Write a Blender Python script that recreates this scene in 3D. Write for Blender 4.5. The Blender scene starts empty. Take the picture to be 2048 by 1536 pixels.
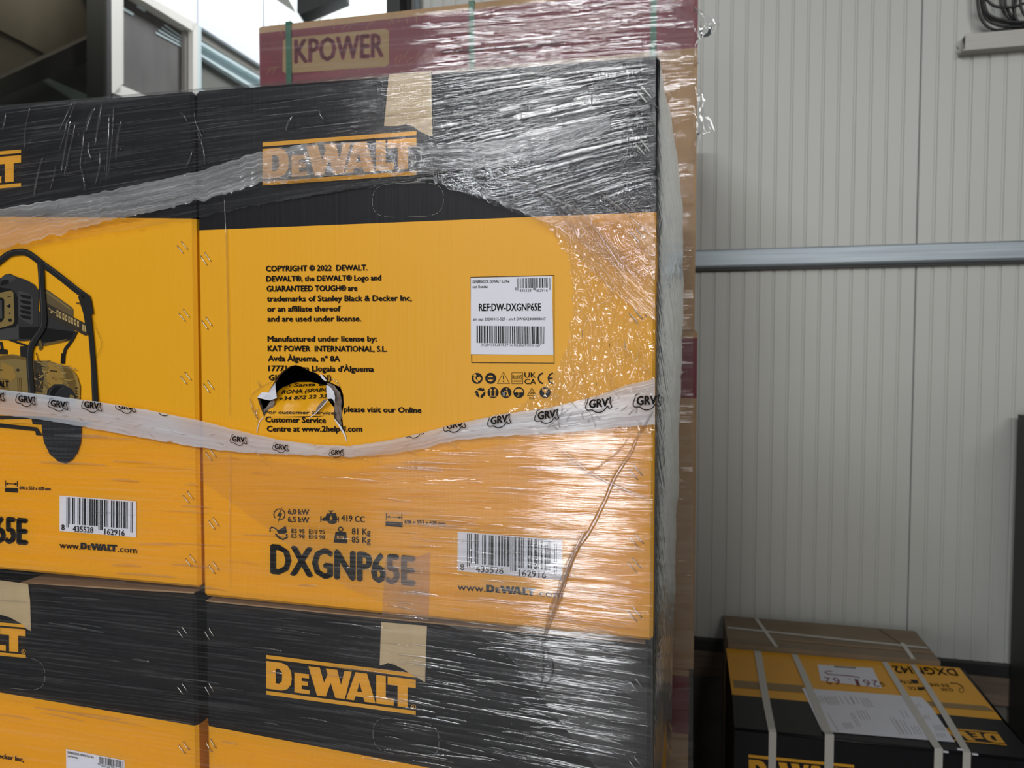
import bpy, math, random
from mathutils import Vector, noise
from mathutils.geometry import tessellate_polygon
random.seed(7)
SC = bpy.context.scene
COL = SC.collection
# ------------------------------------------------------------------ camera, world, lights, exposure
F = 1500.0                        # focal length in pixels of a 2048 x 1536 frame
TH = math.atan(68 / F)
CAMZ = 1.71
CAM = Vector((0, 0, CAMZ))
cam = bpy.data.cameras.new('camera')
cam.sensor_width = 36.0
cam.lens = F / 2048 * 36.0
cam.clip_start = 0.02
cam.dof.use_dof = True
cam.dof.focus_distance = 0.86
cam.dof.aperture_fstop = 8.0
camo = bpy.data.objects.new('camera', cam)
COL.objects.link(camo)
camo.location = CAM
camo.rotation_euler = (math.pi / 2 - TH, 0, 0)
SC.camera = camo
SC.view_settings.view_transform = 'Standard'
SC.view_settings.look = 'None'
SC.view_settings.gamma = 1.0
SC.view_settings.use_curve_mapping = False
SC.view_settings.exposure = -0.62

world = bpy.data.worlds.new('world')
SC.world = world
world.use_nodes = True
world.node_tree.nodes['Background'].inputs[0].default_value = (0.86, 0.93, 1.0, 1)
world.node_tree.nodes['Background'].inputs[1].default_value = 0.09


def area(name, loc, target, sx, sy, energy, color=(1, 1, 1)):
    l = bpy.data.lights.new(name, 'AREA')
    l.shape = 'RECTANGLE'
    l.size, l.size_y, l.energy, l.color = sx, sy, energy, color
    o = bpy.data.objects.new(name, l)
    COL.objects.link(o)
    o.location = loc
    o.rotation_euler = (Vector(target) - Vector(loc)).to_track_quat('-Z', 'Y').to_euler()
    return o


# the open doorway of the hall behind and left of the photographer, and the bright strip window over it
area('doorway_daylight', (-3.5, -5.1, 1.3), (0.1, 0.9, 1.3), 2.0, 2.6, 20, (0.97, 0.985, 1.0))
area('doorway_daylight', (-2.42, -5.6, 0.62), (0.1, 0.9, 0.62), 0.85, 1.2, 75, (0.97, 0.985, 1.0))
area('window_daylight', (-3.05, -5.3, 5.2), (0.1, 0.9, 1.9), 3.0, 0.30, 270, (0.95, 0.98, 1.0))
# the roof lights of the hall
area('roof_light', (-2.4, -3.0, 6.4), (0.6, 1.4, 1.4), 2.0, 1.6, 70, (1.0, 0.985, 0.95))
area('gable_window', (0.9, -6.3, 4.0), (0.5, 1.6, 1.5), 3.0, 1.4, 285, (1.0, 0.99, 0.97))
area('roof_light', (1.6, 0.4, 6.2), (1.3, 2.6, 1.6), 1.2, 2.5, 6, (1.0, 0.985, 0.95))
area('roof_light', (0.5, 4.7, 6.2), (-2.2, 4.3, 2.6), 1.6, 1.6, 330, (0.96, 0.98, 1.0))  # lamp added out of view behind the wall to brighten the office panels
area('office_fill', (-2.75, 3.75, 4.3), (-3.0, 3.9, 2.4), 0.5, 0.5, 40, (1.0, 0.97, 0.92))  # lamp added above the dark glazing to brighten the boards behind it

# ------------------------------------------------------------------ geometry helpers
FW = Vector((0, math.cos(TH), -math.sin(TH)))
UP = Vector((0, math.sin(TH), math.cos(TH)))
N = Vector((0.2343, 0.9722, 0)).normalized()      # away from the camera, across stack and wall
U = Vector((N.y, -N.x, 0))                        # to the right along stack and wall
D0 = 0.813                                        # stack front
D1 = 1.64                                         # second stack front
DW = 2.77                                         # panelled wall


def ray(px, py):
    return FW + Vector(((px - 1024) / F, 0, 0)) + UP * ((768 - py) / F)


def hit(px, py, n, d):
    """pixel -> point on the plane n.(p) = d (camera stands at x = y = 0)"""
    r = ray(px, py)
    return CAM + r * ((d - n.dot(CAM)) / n.dot(r))


def P(px, py, off=0.0, d=D0):
    return hit(px, py, N, d - off)


def uv(px, py, d=D0):
    p = P(px, py, 0, d)
    return (p.dot(U), p.z)


def W(u, z, d):
    return U * u + N * d + Vector((0, 0, z))


def line_uv(a, b, u, d=D0):
    """z at u of the straight line through the two pixels a and b"""
    (u0, z0), (u1, z1) = uv(*a, d), uv(*b, d)
    return z0 + (z1 - z0) * (u - u0) / (u1 - u0)


def mesh_obj(name, verts, faces, mats, parent=None, mi=None, smooth=False, **props):
    me = bpy.data.meshes.new(name)
    me.from_pydata([tuple(v) for v in verts], [], faces)
    for m in (mats if isinstance(mats, (list, tuple)) else [mats]):
        me.materials.append(m)
    if mi:
        me.polygons.foreach_set('material_index', mi)
    if smooth:
        me.polygons.foreach_set('use_smooth', [True] * len(me.polygons))
    me.update()
    o = bpy.data.objects.new(name, me)
    COL.objects.link(o)
    if parent:
        o.parent = parent
    for k, v in props.items():
        o[k] = v
    return o


def thing(name, label, cat, loc=(0, 0, 0), group=None):
    o = bpy.data.objects.new(name, None)
    o.empty_display_size = 0.05
    COL.objects.link(o)
    o['label'] = label
    o['category'] = cat
    if group:
        o['group'] = group
    return o


def tag(o, label, cat, group=None):
    o['label'] = label
    o['category'] = cat
    if group:
        o['group'] = group
    return o


class MB:
    """collects polygons with material slots"""
    def __init__(s):
        s.v, s.f, s.m = [], [], []

    def poly(s, pts, m=0):
        b = len(s.v)
        s.v += [Vector(p) for p in pts]
        s.f.append(tuple(range(b, b + len(pts))))
        s.m.append(m)

    def tri(s, pts2, to3, m=0, holes=()):
        """2-D polygon with holes, mapped to 3-D by to3"""
        loops = [[Vector((p[0], p[1], 0)) for p in pts2]] + [[Vector((p[0], p[1], 0)) for p in h] for h in holes]
        flat = [p for l in loops for p in l]
        b = len(s.v)
        s.v += [to3(p.x, p.y) for p in flat]
        for t in tessellate_polygon(loops):
            s.f.append(tuple(b + i for i in t))
            s.m.append(m)

    def box(s, a, ex, ey, ez, m=0):
        """box from corner a with edge vectors"""
        a, ex, ey, ez = Vector(a), Vector(ex), Vector(ey), Vector(ez)
        c = [a, a + ex, a + ex + ey, a + ey]
        c += [p + ez for p in c]
        b = len(s.v)
        s.v += c
        for q in ((0, 3, 2, 1), (4, 5, 6, 7), (0, 1, 5, 4), (1, 2, 6, 5), (2, 3, 7, 6), (3, 0, 4, 7)):
            s.f.append(tuple(b + i for i in q))
            s.m.append(m)

    def tube(s, pts, r, n=8, m=0, cap=True):
        pts = [Vector(p) for p in pts]
        rings = []
        t0 = None
        nrm = None
        for i, p in enumerate(pts):
            t = (pts[min(i + 1, len(pts) - 1)] - pts[max(i - 1, 0)])
            t = t.normalized() if t.length > 1e-9 else Vector((0, 0, 1))
            if nrm is None:
                nrm = t.orthogonal().normalized()
            else:
                nrm = (nrm - t * nrm.dot(t))
                nrm = nrm.normalized() if nrm.length > 1e-9 else t.orthogonal().normalized()
            bi = t.cross(nrm)
            rr = r[i] if isinstance(r, (list, tuple)) else r
            rings.append(len(s.v))
            for k in range(n):
                a = 2 * math.pi * k / n
                s.v.append(p + nrm * (math.cos(a) * rr) + bi * (math.sin(a) * rr))
        for i in range(len(rings) - 1):
            for k in range(n):
                k2 = (k + 1) % n
                s.f.append((rings[i] + k, rings[i] + k2, rings[i + 1] + k2, rings[i + 1] + k))
                s.m.append(m)
        if cap:
            s.f.append(tuple(rings[0] + k for k in range(n - 1, -1, -1)))
            s.f.append(tuple(rings[-1] + k for k in range(n)))
            s.m += [m, m]

    def build(s, name, mats, parent=None, smooth=False, **props):
        return mesh_obj(name, s.v, s.f, mats, parent, s.m, smooth, **props)


def smoothpath(pts, k=6):
    """Catmull-Rom through the points (tuples of any length)"""
    out = []
    n = len(pts)
    for i in range(n - 1):
        p0, p1, p2, p3 = pts[max(i - 1, 0)], pts[i], pts[i + 1], pts[min(i + 2, n - 1)]
        for j in range(k):
            t = j / k
            out.append(tuple(0.5 * (2 * b + (c - a) * t + (2 * a - 5 * b + 4 * c - d) * t * t + (3 * b - a - 3 * c + d) * t ** 3)
                             for a, b, c, d in zip(p0, p1, p2, p3)))
    out.append(tuple(pts[-1]))
    return out


def interp(pts, x):
    if x <= pts[0][0]:
        return pts[0][1]
    for (a, b), (c, d) in zip(pts, pts[1:]):
        if x <= c:
            t = (x - a) / (c - a)
            return b + (d - b) * t
    return pts[-1][1]


def inpoly(x, y, poly):
    c = False
    j = len(poly) - 1
    for i in range(len(poly)):
        xi, yi = poly[i]
        xj, yj = poly[j]
        if (yi > y) != (yj > y) and x < (xj - xi) * (y - yi) / (yj - yi) + xi:
            c = not c
        j = i
    return c


# ------------------------------------------------------------------ materials
def new_mat(name):
    m = bpy.data.materials.new(name)
    m.use_nodes = True
    nt = m.node_tree
    return m, nt, nt.nodes['Principled BSDF'], nt.nodes['Material Output']


def nd(nt, t, **kw):
    n = nt.nodes.new(t)
    for k, v in kw.items():
        if k.startswith('i_'):
            n.inputs[k[2:].replace('_', ' ')].default_value = v
        else:
            setattr(n, k, v)
    return n


def mat(name, col, rough=0.6, metal=0.0, var=0.0, vscale=(8, 8, 8), bump=0.0, bscale=(60, 60, 60), spec=0.5,
        bdist=0.001, rvar=0.0, frame=None):
    """principled with optional noise in colour, roughness and relief; frame 'stack' uses axes along the stack"""
    m, nt, b, out = new_mat(name)
    b.inputs['Base Color'].default_value = (*col, 1)
    b.inputs['Roughness'].default_value = rough
    b.inputs['Metallic'].default_value = metal
    b.inputs['Specular IOR Level'].default_value = spec
    if var or bump or rvar:
        tc = nd(nt, 'ShaderNodeTexCoord')
        rot = nd(nt, 'ShaderNodeMapping')
        nt.links.new(tc.outputs['Object'], rot.inputs['Vector'])
        rot.inputs['Rotation'].default_value = (0, 0, math.atan2(N.x, N.y))

        def nz(scale, detail=4):
            mp = nd(nt, 'ShaderNodeMapping')
            mp.inputs['Scale'].default_value = scale
            nt.links.new(rot.outputs[0], mp.inputs['Vector'])
            t = nd(nt, 'ShaderNodeTexNoise')
            t.inputs['Scale'].default_value = 1.0
            t.inputs['Detail'].default_value = detail
            nt.links.new(mp.outputs[0], t.inputs['Vector'])
            return t
        if var or rvar:
            t = nz(vscale)
            if var:
                mx = nd(nt, 'ShaderNodeMix', data_type='RGBA')
                mx.inputs[6].default_value = (*[c * (1 - var) for c in col], 1)
                mx.inputs[7].default_value = (*[min(1, c * (1 + var)) for c in col], 1)
                cr = nd(nt, 'ShaderNodeMapRange')
                cr.inputs[1].default_value, cr.inputs[2].default_value = 0.3, 0.7
                nt.links.new(t.outputs[0], cr.inputs[0])
                nt.links.new(cr.outputs[0], mx.inputs[0])
                nt.links.new(mx.outputs[2], b.inputs['Base Color'])
            if rvar:
                mr = nd(nt, 'ShaderNodeMapRange')
                mr.inputs[1].default_value, mr.inputs[2].default_value = 0.3, 0.7
                mr.inputs[3].default_value, mr.inputs[4].default_value = rough - rvar, rough + rvar
                nt.links.new(t.outputs[0], mr.inputs[0])
                nt.links.new(mr.outputs[0], b.inputs['Roughness'])
        if bump:
            t2 = nz(bscale)
            bp = nd(nt, 'ShaderNodeBump')
            bp.inputs['Strength'].default_value = bump
            bp.inputs['Distance'].default_value = bdist
            nt.links.new(t2.outputs[0], bp.inputs['Height'])
            nt.links.new(bp.outputs[0], b.inputs['Normal'])
    return m


def film_mat(name, haze=0.12, streak=0.25, gloss=0.12, rough=0.12, col=(0.9, 0.92, 0.95), sa=5.0, sb=140.0,
             bump=0.5, bd=0.002, fine=420.0, cross=0.0):
    """clear stretch film: see-through, milky where it lies in folds, mirror-like on its ripples; UV = along / across the pull"""
    m, nt, b, out = new_mat(name)
    nt.nodes.remove(b)
    L = nt.links.new
    uvn = nd(nt, 'ShaderNodeUVMap', uv_map='flow')

    def nz(sx, sy, detail=3, dist=0.0, off=0.0):
        mp = nd(nt, 'ShaderNodeMapping')
        mp.inputs['Scale'].default_value = (sx, sy, 1)
        mp.inputs['Location'].default_value = (off, off * 2, off)
        L(uvn.outputs[0], mp.inputs['Vector'])
        t = nd(nt, 'ShaderNodeTexNoise')
        t.inputs['Scale'].default_value = 1
        t.inputs['Detail'].default_value = detail
        t.inputs['Distortion'].default_value = dist
        L(mp.outputs[0], t.inputs['Vector'])
        return t
    a = nz(sa, sb, 4, 0.3)
    f = nz(sa * 1.6, fine, 3, 0.2, 3.1)
    big = nz(3.0, 9.0, 3, 0.5, 7.7)
    # haze
    r1 = nd(nt, 'ShaderNodeMapRange')
    r1.inputs[1].default_value, r1.inputs[2].default_value, r1.inputs[3].default_value, r1.inputs[4].default_value = 0.5, 0.78, 0, streak
    L(f.outputs[0], r1.inputs[0])
    r2 = nd(nt, 'ShaderNodeMapRange')
    r2.inputs[1].default_value, r2.inputs[2].default_value, r2.inputs[3].default_value, r2.inputs[4].default_value = 0.35, 0.7, haze * 0.45, haze * 1.5
    L(big.outputs[0], r2.inputs[0])
    ad = nd(nt, 'ShaderNodeMath', operation='ADD', use_clamp=True)
    L(r1.outputs[0], ad.inputs[0])
    L(r2.outputs[0], ad.inputs[1])
    # relief
    hs = nd(nt, 'ShaderNodeMath', operation='MULTIPLY_ADD')
    hs.inputs[1].default_value = 0.35
    L(f.outputs[0], hs.inputs[0])
    L(a.outputs[0], hs.inputs[2])
    last = hs
    if cross:
        c = nz(cross, cross * 1.3, 3, 1.2, 1.3)
        h2 = nd(nt, 'ShaderNodeMath', operation='MULTIPLY_ADD')
        h2.inputs[1].default_value = 1.2
        L(c.outputs[0], h2.inputs[0])
        L(hs.outputs[0], h2.inputs[2])
        last = h2
    bp = nd(nt, 'ShaderNodeBump')
    bp.inputs['Strength'].default_value = bump
    bp.inputs['Distance'].default_value = bd
    L(last.outputs[0], bp.inputs['Height'])
    tr = nd(nt, 'ShaderNodeBsdfTransparent')
    tr.inputs[0].default_value = (0.97, 0.97, 0.975, 1)
    df = nd(nt, 'ShaderNodeBsdfDiffuse')
    df.inputs[0].default_value = (*col, 1)
    tl = nd(nt, 'ShaderNodeBsdfTranslucent')
    tl.inputs[0].default_value = (*col, 1)
    dm = nd(nt, 'ShaderNodeMixShader')
    dm.inputs[0].default_value = 0.3
    L(df.outputs[0], dm.inputs[1])
    L(tl.outputs[0], dm.inputs[2])
    m1 = nd(nt, 'ShaderNodeMixShader')
    L(ad.outputs[0], m1.inputs[0])
    L(tr.outputs[0], m1.inputs[1])
    L(dm.outputs[0], m1.inputs[2])
    gl = nd(nt, 'ShaderNodeBsdfGlossy')
    gl.inputs[0].default_value = (1, 1, 1, 1)
    gl.inputs['Roughness'].default_value = rough
    L(bp.outputs[0], gl.inputs['Normal'])
    lw = nd(nt, 'ShaderNodeFresnel')
    lw.inputs['IOR'].default_value = 1.35
    L(bp.outputs[0], lw.inputs['Normal'])
    ga = nd(nt, 'ShaderNodeMath', operation='ADD', use_clamp=True)
    ga.inputs[1].default_value = gloss
    L(lw.outputs[0], ga.inputs[0])
    m2 = nd(nt, 'ShaderNodeMixShader')
    L(ga.outputs[0], m2.inputs[0])
    L(m1.outputs[0], m2.inputs[1])
    L(gl.outputs[0], m2.inputs[2])
    L(m2.outputs[0], out.inputs[0])
    return m


YEL = (0.80, 0.375, 0.006)
M = {}
M['yellow'] = mat('yellow_print', YEL, 0.40, var=0.03, vscale=(3, 3, 3), bump=0.35, bscale=(260, 260, 9), bdist=0.0006)
M['black'] = mat('black_print', (0.009, 0.0088, 0.011), 0.42, spec=0.25, var=0.12, vscale=(40, 40, 4), bump=0.35, bscale=(260, 260, 9), bdist=0.0006)
M['ink'] = mat('black_ink', (0.008, 0.008, 0.009), 0.5, spec=0.2)
M['yink'] = mat('yellow_ink', (0.76, 0.37, 0.02), 0.45)
M['inner'] = mat('inner_cardboard', (0.09, 0.055, 0.03), 0.9, bump=0.3, bscale=(200, 200, 200))
M['kraft'] = mat('kraft_cardboard', (0.36, 0.235, 0.13), 0.8, var=0.1, vscale=(12, 12, 3), bump=0.25, bscale=(150, 150, 20))
M['kraftdull'] = mat('grey_kraft_cardboard', (0.23, 0.175, 0.115), 0.75, var=0.12, vscale=(10, 10, 30), bump=0.3, bscale=(20, 90, 40))
M['white'] = mat('white_label', (0.72, 0.73, 0.80), 0.45, var=0.02, vscale=(30, 30, 30))
M['paperwhite'] = mat('torn_white_paper', (0.72, 0.72, 0.80), 0.75, bump=0.4, bscale=(300, 300, 300))
M['torn'] = mat('torn_fluting', (0.20, 0.155, 0.13), 0.9, var=0.25, vscale=(90, 90, 250), bump=0.8, bscale=(200, 200, 600))
M['tapetan'] = mat('tan_packing_tape', (0.50, 0.39, 0.235), 0.35, var=0.08, vscale=(30, 30, 6), bump=0.4, bscale=(50, 50, 12), bdist=0.002)
M['staple'] = mat('staple_wire', (0.62, 0.60, 0.55), 0.28, metal=1.0)
M['maroon'] = mat('maroon_print', (0.155, 0.017, 0.028), 0.5, var=0.12, vscale=(20, 20, 20))
M['gold'] = mat('tan_print', (0.30, 0.20, 0.085), 0.6)
M['green'] = mat('green_strap', (0.018, 0.11, 0.06), 0.4, bump=0.3, bscale=(300, 300, 300))
M['strap'] = mat('white_strap', (0.55, 0.53, 0.48), 0.4, bump=0.3, bscale=(200, 200, 200))
M['panel'] = mat('wall_panel_paint', (0.49, 0.497, 0.465), 0.42, var=0.02, vscale=(2, 2, 1), bump=0.25, bscale=(120, 120, 120), bdist=0.0004)
M['galv'] = mat('galvanised_steel', (0.27, 0.31, 0.34), 0.45, metal=0.6, var=0.18, vscale=(2.5, 60, 120), bump=0.2, bscale=(6, 90, 160))
M['dark'] = mat('dark_steel', (0.018, 0.018, 0.018), 0.5)
M['concrete'] = mat('concrete', (0.13, 0.12, 0.105), 0.9, var=0.3, vscale=(5, 5, 5), bump=0.5, bscale=(40, 40, 40))
M['plank'] = mat('weathered_plank', (0.15, 0.11, 0.08), 0.85, var=0.3, vscale=(3, 20, 60), bump=0.4, bscale=(6, 60, 120))
M['ledge'] = mat('painted_ledge', (0.47, 0.455, 0.42), 0.6, var=0.08, vscale=(3, 30, 60), bump=0.4, bscale=(6, 60, 90))
M['cable'] = mat('black_cable', (0.012, 0.012, 0.013), 0.42)
M['floor'] = mat('floor_concrete', (0.22, 0.215, 0.20), 0.25, var=0.15, vscale=(1.5, 1.5, 1.5), bump=0.2)
M['office'] = mat('white_office_panel', (0.80, 0.83, 0.87), 0.4, var=0.01)
M['frame'] = mat('white_window_frame', (0.72, 0.71, 0.66), 0.35)
M['sash'] = mat('grey_sash', (0.20, 0.19, 0.17), 0.5)
M['screen'] = mat('dark_screen_mesh', (0.105, 0.10, 0.097), 0.55, var=0.15, vscale=(14, 14, 3))
M['wood'] = mat('pallet_wood', (0.35, 0.24, 0.14), 0.8, var=0.2, vscale=(4, 30, 30))
M['ctan'] = mat('mirrored_roof_boards', (0.21, 0.165, 0.115), 0.7, var=0.12, vscale=(2, 2, 2))
M['cgrey'] = mat('grey_roof_boards', (0.145, 0.15, 0.13), 0.7, var=0.1, vscale=(2, 2, 2))
M['mirrored_beam'] = mat('mirrored_roof_beam', (0.035, 0.026, 0.018), 0.6, var=0.2, vscale=(2, 20, 20))
M['paleblue'] = mat('pale_blue_rail', (0.55, 0.66, 0.68), 0.35)

mg, nt, b, out = new_mat('window_glass')
b.inputs['Base Color'].default_value = (1, 1, 1, 1)
nt.nodes.remove(b)
_t = nd(nt, 'ShaderNodeBsdfTransparent'); _t.inputs[0].default_value = (0.62, 0.63, 0.60, 1)
_g = nd(nt, 'ShaderNodeBsdfGlossy'); _g.inputs['Roughness'].default_value = 0.02
_m = nd(nt, 'ShaderNodeMixShader'); _m.inputs[0].default_value = 0.06
nt.links.new(_t.outputs[0], _m.inputs[1]); nt.links.new(_g.outputs[0], _m.inputs[2]); nt.links.new(_m.outputs[0], out.inputs[0])
M['glass'] = mg
ml, nt, b, out = new_mat('skylit_roof_sheet')
b.inputs['Base Color'].default_value = (0.9, 0.95, 0.95, 1)
b.inputs['Emission Color'].default_value = (0.92, 1.0, 0.99, 1)
b.inputs['Emission Strength'].default_value = 1.5
M['skylit'] = ml
# flat colours of the printed product picture
for k, c in dict(p_tube=(0.016, 0.016, 0.016), p_tube_hi=(0.05, 0.05, 0.05), p_body=(0.03, 0.03, 0.03), p_dark=(0.008, 0.008, 0.008),
                 p_tan=(0.20, 0.14, 0.05), p_gold=(0.28, 0.17, 0.04), p_goldd=(0.13, 0.08, 0.022), p_tank=(0.11, 0.08, 0.04),
                 p_tankd=(0.035, 0.028, 0.02), p_hi=(0.42, 0.30, 0.12), p_tyre=(0.022, 0.022, 0.026), p_wire=(0.16, 0.09, 0.01)).items():
    M[k] = mat('picture_' + k[2:], c, 0.5, spec=0.2)

M['film'] = film_mat('stretch_film', haze=0.012, streak=0.07, gloss=0.024, rough=0.03, sb=80, fine=380, bump=0.7)
M['film_top'] = film_mat('stretch_film_layers', haze=0.014, streak=0.06, gloss=0.04, rough=0.025, sa=5, sb=80, fine=340, bump=0.9, bd=0.003)
M['film_rope'] = film_mat('bunched_film', haze=0.24, streak=0.34, gloss=0.06, rough=0.04, sa=7, sb=160, fine=500, bump=0.8)
M['film_crinkle'] = film_mat('crinkled_film', haze=0.035, streak=0.04, gloss=0.04, rough=0.03, sa=10, sb=30, fine=90, bump=0.4, bd=0.004, cross=13)
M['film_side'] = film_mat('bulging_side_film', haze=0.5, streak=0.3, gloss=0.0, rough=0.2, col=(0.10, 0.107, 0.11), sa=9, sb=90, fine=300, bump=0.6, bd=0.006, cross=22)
M['film_fold'] = film_mat('film_fold', haze=0.05, streak=0.06, gloss=0.14, rough=0.04, sa=30, sb=200, bump=0.3)
M['film_back'] = film_mat('back_film', haze=0.05, streak=0.09, gloss=0.035, rough=0.05, sa=3, sb=60, fine=200, bump=0.8, bd=0.005)
M['tapefilm'] = film_mat('white_tape_plastic', haze=0.66, streak=0.2, gloss=0.03, rough=0.2, col=(0.72, 0.76, 0.84), sa=6, sb=110, bump=0.5)
M['clear_tape'] = film_mat('translucent_tape', haze=0.36, streak=0.1, gloss=0.02, rough=0.3, col=(0.60, 0.36, 0.26), sa=6, sb=60, bump=0.3)

# ------------------------------------------------------------------ printed matter
_cache = {}


def glyphs(txt, bold):
    k = (txt, bold)
    if k in _cache:
        return _cache[k]
    c = bpy.data.curves.new('tmp', 'FONT')
    c.body = txt
    c.offset = bold
    c.resolution_u = 2
    o = bpy.data.objects.new('tmp', c)
    COL.objects.link(o)
    me = bpy.data.meshes.new_from_object(o.evaluated_get(bpy.context.evaluated_depsgraph_get()))
    vs = [(v.co.x, v.co.y) for v in me.vertices]
    me.calc_loop_triangles()
    fs = [tuple(t.vertices) for t in me.loop_triangles]
    bpy.data.objects.remove(o)
    bpy.data.curves.remove(c)
    bpy.data.meshes.remove(me)
    _cache[k] = (vs, fs)
    return vs, fs


CAPH = max(v[1] for v in glyphs('H', 0.0)[0])


class Print:
    """flat print; positions are given on the face it is printed on through to3(px, py, layer)"""
    def __init__(s, to3):
        s.mb, s.to3, s.mats = MB(), to3, []

    def mi(s, m):
        if m not in s.mats:
            s.mats.append(m)
        return s.mats.index(m)

    def text(s, t, a, b, cap, m='ink', bold=0.022, up=None, clip=None, slant=0.0, layer=2):
        vs, fs = glyphs(t, 0.0)
        if not vs:
            return
        x0, x1 = min(v[0] for v in vs), max(v[0] for v in vs)
        up = up or (0, -cap)
        ax = Vector((b[0] - a[0], b[1] - a[1]))
        pts = []
        for x, y in vs:
            f = (x - x0) / (x1 - x0)
            g = y / CAPH
            pts.append((a[0] + ax.x * f + up[0] * g + slant * g, a[1] + ax.y * f + up[1] * g))
        k = s.mi(m)
        e = bold * abs(up[1]) / CAPH
        for sx, sy in (((-e, 0), (e, 0), (0, e * .7), (0, -e * .7)) if bold > 0.004 else ((0, 0),)):
            base = len(s.mb.v)
            s.mb.v += [s.to3(x + sx, y + sy, layer) for x, y in pts]
            for f in fs:
                if clip:
                    cx = sum(pts[i][0] for i in f) / 3
                    cy = sum(pts[i][1] for i in f) / 3
                    if inpoly(cx, cy, clip):
                        continue
                s.mb.f.append(tuple(base + i for i in f))
                s.mb.m.append(k)

    def poly(s, pts, m='ink', layer=1, holes=()):
        s.mb.tri(pts, lambda x, y: s.to3(x, y, layer), s.mi(m), holes)

    def stroke(s, pts, w, m='ink', layer=1, closed=False):
        """polyline of constant or per-point width"""
        n = len(pts)
        L, R = [], []
        for i, p in enumerate(pts):
            if closed:
                a, b = pts[i - 1], pts[(i + 1) % n]
            else:
                a, b = pts[max(i - 1, 0)], pts[min(i + 1, n - 1)]
            d = Vector((b[0] - a[0], b[1] - a[1]))
            d = d.normalized() if d.length else Vector((1, 0))
            h = (w[i] if isinstance(w, (list, tuple)) else w) / 2
            L.append((p[0] - d.y * h, p[1] + d.x * h))
            R.append((p[0] + d.y * h, p[1] - d.x * h))
        k = s.mi(m)
        for i in range(n if closed else n - 1):
            j = (i + 1) % n
            s.mb.poly([s.to3(*L[i], layer), s.to3(*L[j], layer), s.to3(*R[j], layer), s.to3(*R[i], layer)], k)

    def circle(s, cx, cy, r, m='ink', layer=1, n=24, ry=None):
        s.poly([(cx + r * math.cos(2 * math.pi * i / n), cy + (ry or r) * math.sin(2 * math.pi * i / n)) for i in range(n)], m, layer)

    def ring(s, cx, cy, r, w, m='ink', layer=1, a0=0, a1=360, n=24):
        pts = [(cx + r * math.cos(math.radians(a0 + (a1 - a0) * i / n)), cy + r * math.sin(math.radians(a0 + (a1 - a0) * i / n))) for i in range(n + 1)]
        s.stroke(pts, w, m, layer)

    def build(s, name, parent, **props):
        return s.mb.build(name, [M[m] for m in s.mats], parent, **props)


def bil(c, x, y):
    """corners TL TR BR BL, x y in 0..1"""
    (a, b), (d, e), (f, g), (h, i) = c
    tx, ty = a + (d - a) * x, b + (e - b) * x
    bx, by = h + (f - h) * x, i + (g - i) * x
    return (tx + (bx - tx) * y, ty + (by - ty) * y)


def logo(pr, c, m='yink', layer=2, stripes=True):
    def q(pts):
        return [bil(c, x / 783, y / 210) for x, y in pts]
    if stripes:
        pr.poly(q([(0, 0), (783, 0), (783, 20), (0, 20)]), m, layer)
        pr.poly(q([(0, 190), (783, 190), (783, 210), (0, 210)]), m, layer)
    pr.poly(q([(0, 32), (82, 32), (112, 44), (130, 70), (134, 105), (130, 140), (112, 166), (82, 178), (0, 178)]), m, layer,
            [q([(50, 66), (50, 144), (68, 144), (82, 130), (84, 105), (82, 80), (68, 66)])])
    pr.poly(q([(148, 74), (224, 74), (224, 96), (186, 96), (186, 114), (218, 114), (218, 136), (186, 136), (186, 156), (228, 156), (228, 178), (148, 178)]), m, layer)
    pr.poly(q([(221, 32), (281, 32), (303, 108), (322, 60), (312, 32), (372, 32), (392, 108), (410, 32), (448, 32), (412, 178), (362, 178), (338, 104), (312, 178), (266, 178)]), m, layer)
    pr.poly(q([(468, 32), (528, 32), (572, 178), (516, 178), (508, 156), (468, 156), (460, 178), (418, 178)]), m, layer,
            [q([(476, 130), (502, 130), (489, 82)])])
    pr.poly(q([(576, 32), (626, 32), (626, 142), (668, 142), (668, 178), (576, 178)]), m, layer)
    pr.poly(q([(636, 32), (783, 32), (783, 74), (740, 74), (740, 178), (688, 178), (688, 74), (636, 74)]), m, layer)


def ean(pr, c, digits='8435528162916', m='ink', layer=3, x0=0.09, x1=0.95, y0=0.03, y1=0.78, guard=0.88):
    Lc = ['0001101', '0011001', '0010011', '0111101', '0100011', '0110001', '0101111', '0111011', '0110111', '0001011']
    par = ['LLLLLL', 'LLGLGG', 'LLGGLG', 'LLGGGL', 'LGLLGG', 'LGGLLG', 'LGGGLL', 'LGLGLG', 'LGLGGL', 'LGGLGL'][int(digits[0])]
    bits = '101'
    for p, d in zip(par, digits[1:7]):
        l = Lc[int(d)]
        bits += l if p == 'L' else ''.join('10'[int(ch)] for ch in l)[::-1]
    bits += '01010'
    for d in digits[7:]:
        bits += ''.join('10'[int(ch)] for ch in Lc[int(d)])
    bits += '101'
    n = len(bits)
    i = 0
    while i < n:
        if bits[i] == '1':
            j = i
            while j < n and bits[j] == '1':
                j += 1
            g = guard if (i < 3 or i > n - 5 or 44 < i < 51) else y1
            a, b = x0 + (x1 - x0) * i / n, x0 + (x1 - x0) * j / n
            pr.poly([bil(c, a, y0), bil(c, b, y0), bil(c, b, g), bil(c, a, g)], m, layer)
            i = j
        else:
            i += 1


def front(px, py, layer):
    return P(px, py, 0.0006 + 0.00022 * layer)


# ------------------------------------------------------------------ the setting
mb = MB()
mb.box((-9, -8, -0.1), (18, 0, 0), (0, 18, 0), (0, 0, 0.1))
o = mb.build('floor', M['floor'], kind='structure')

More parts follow.
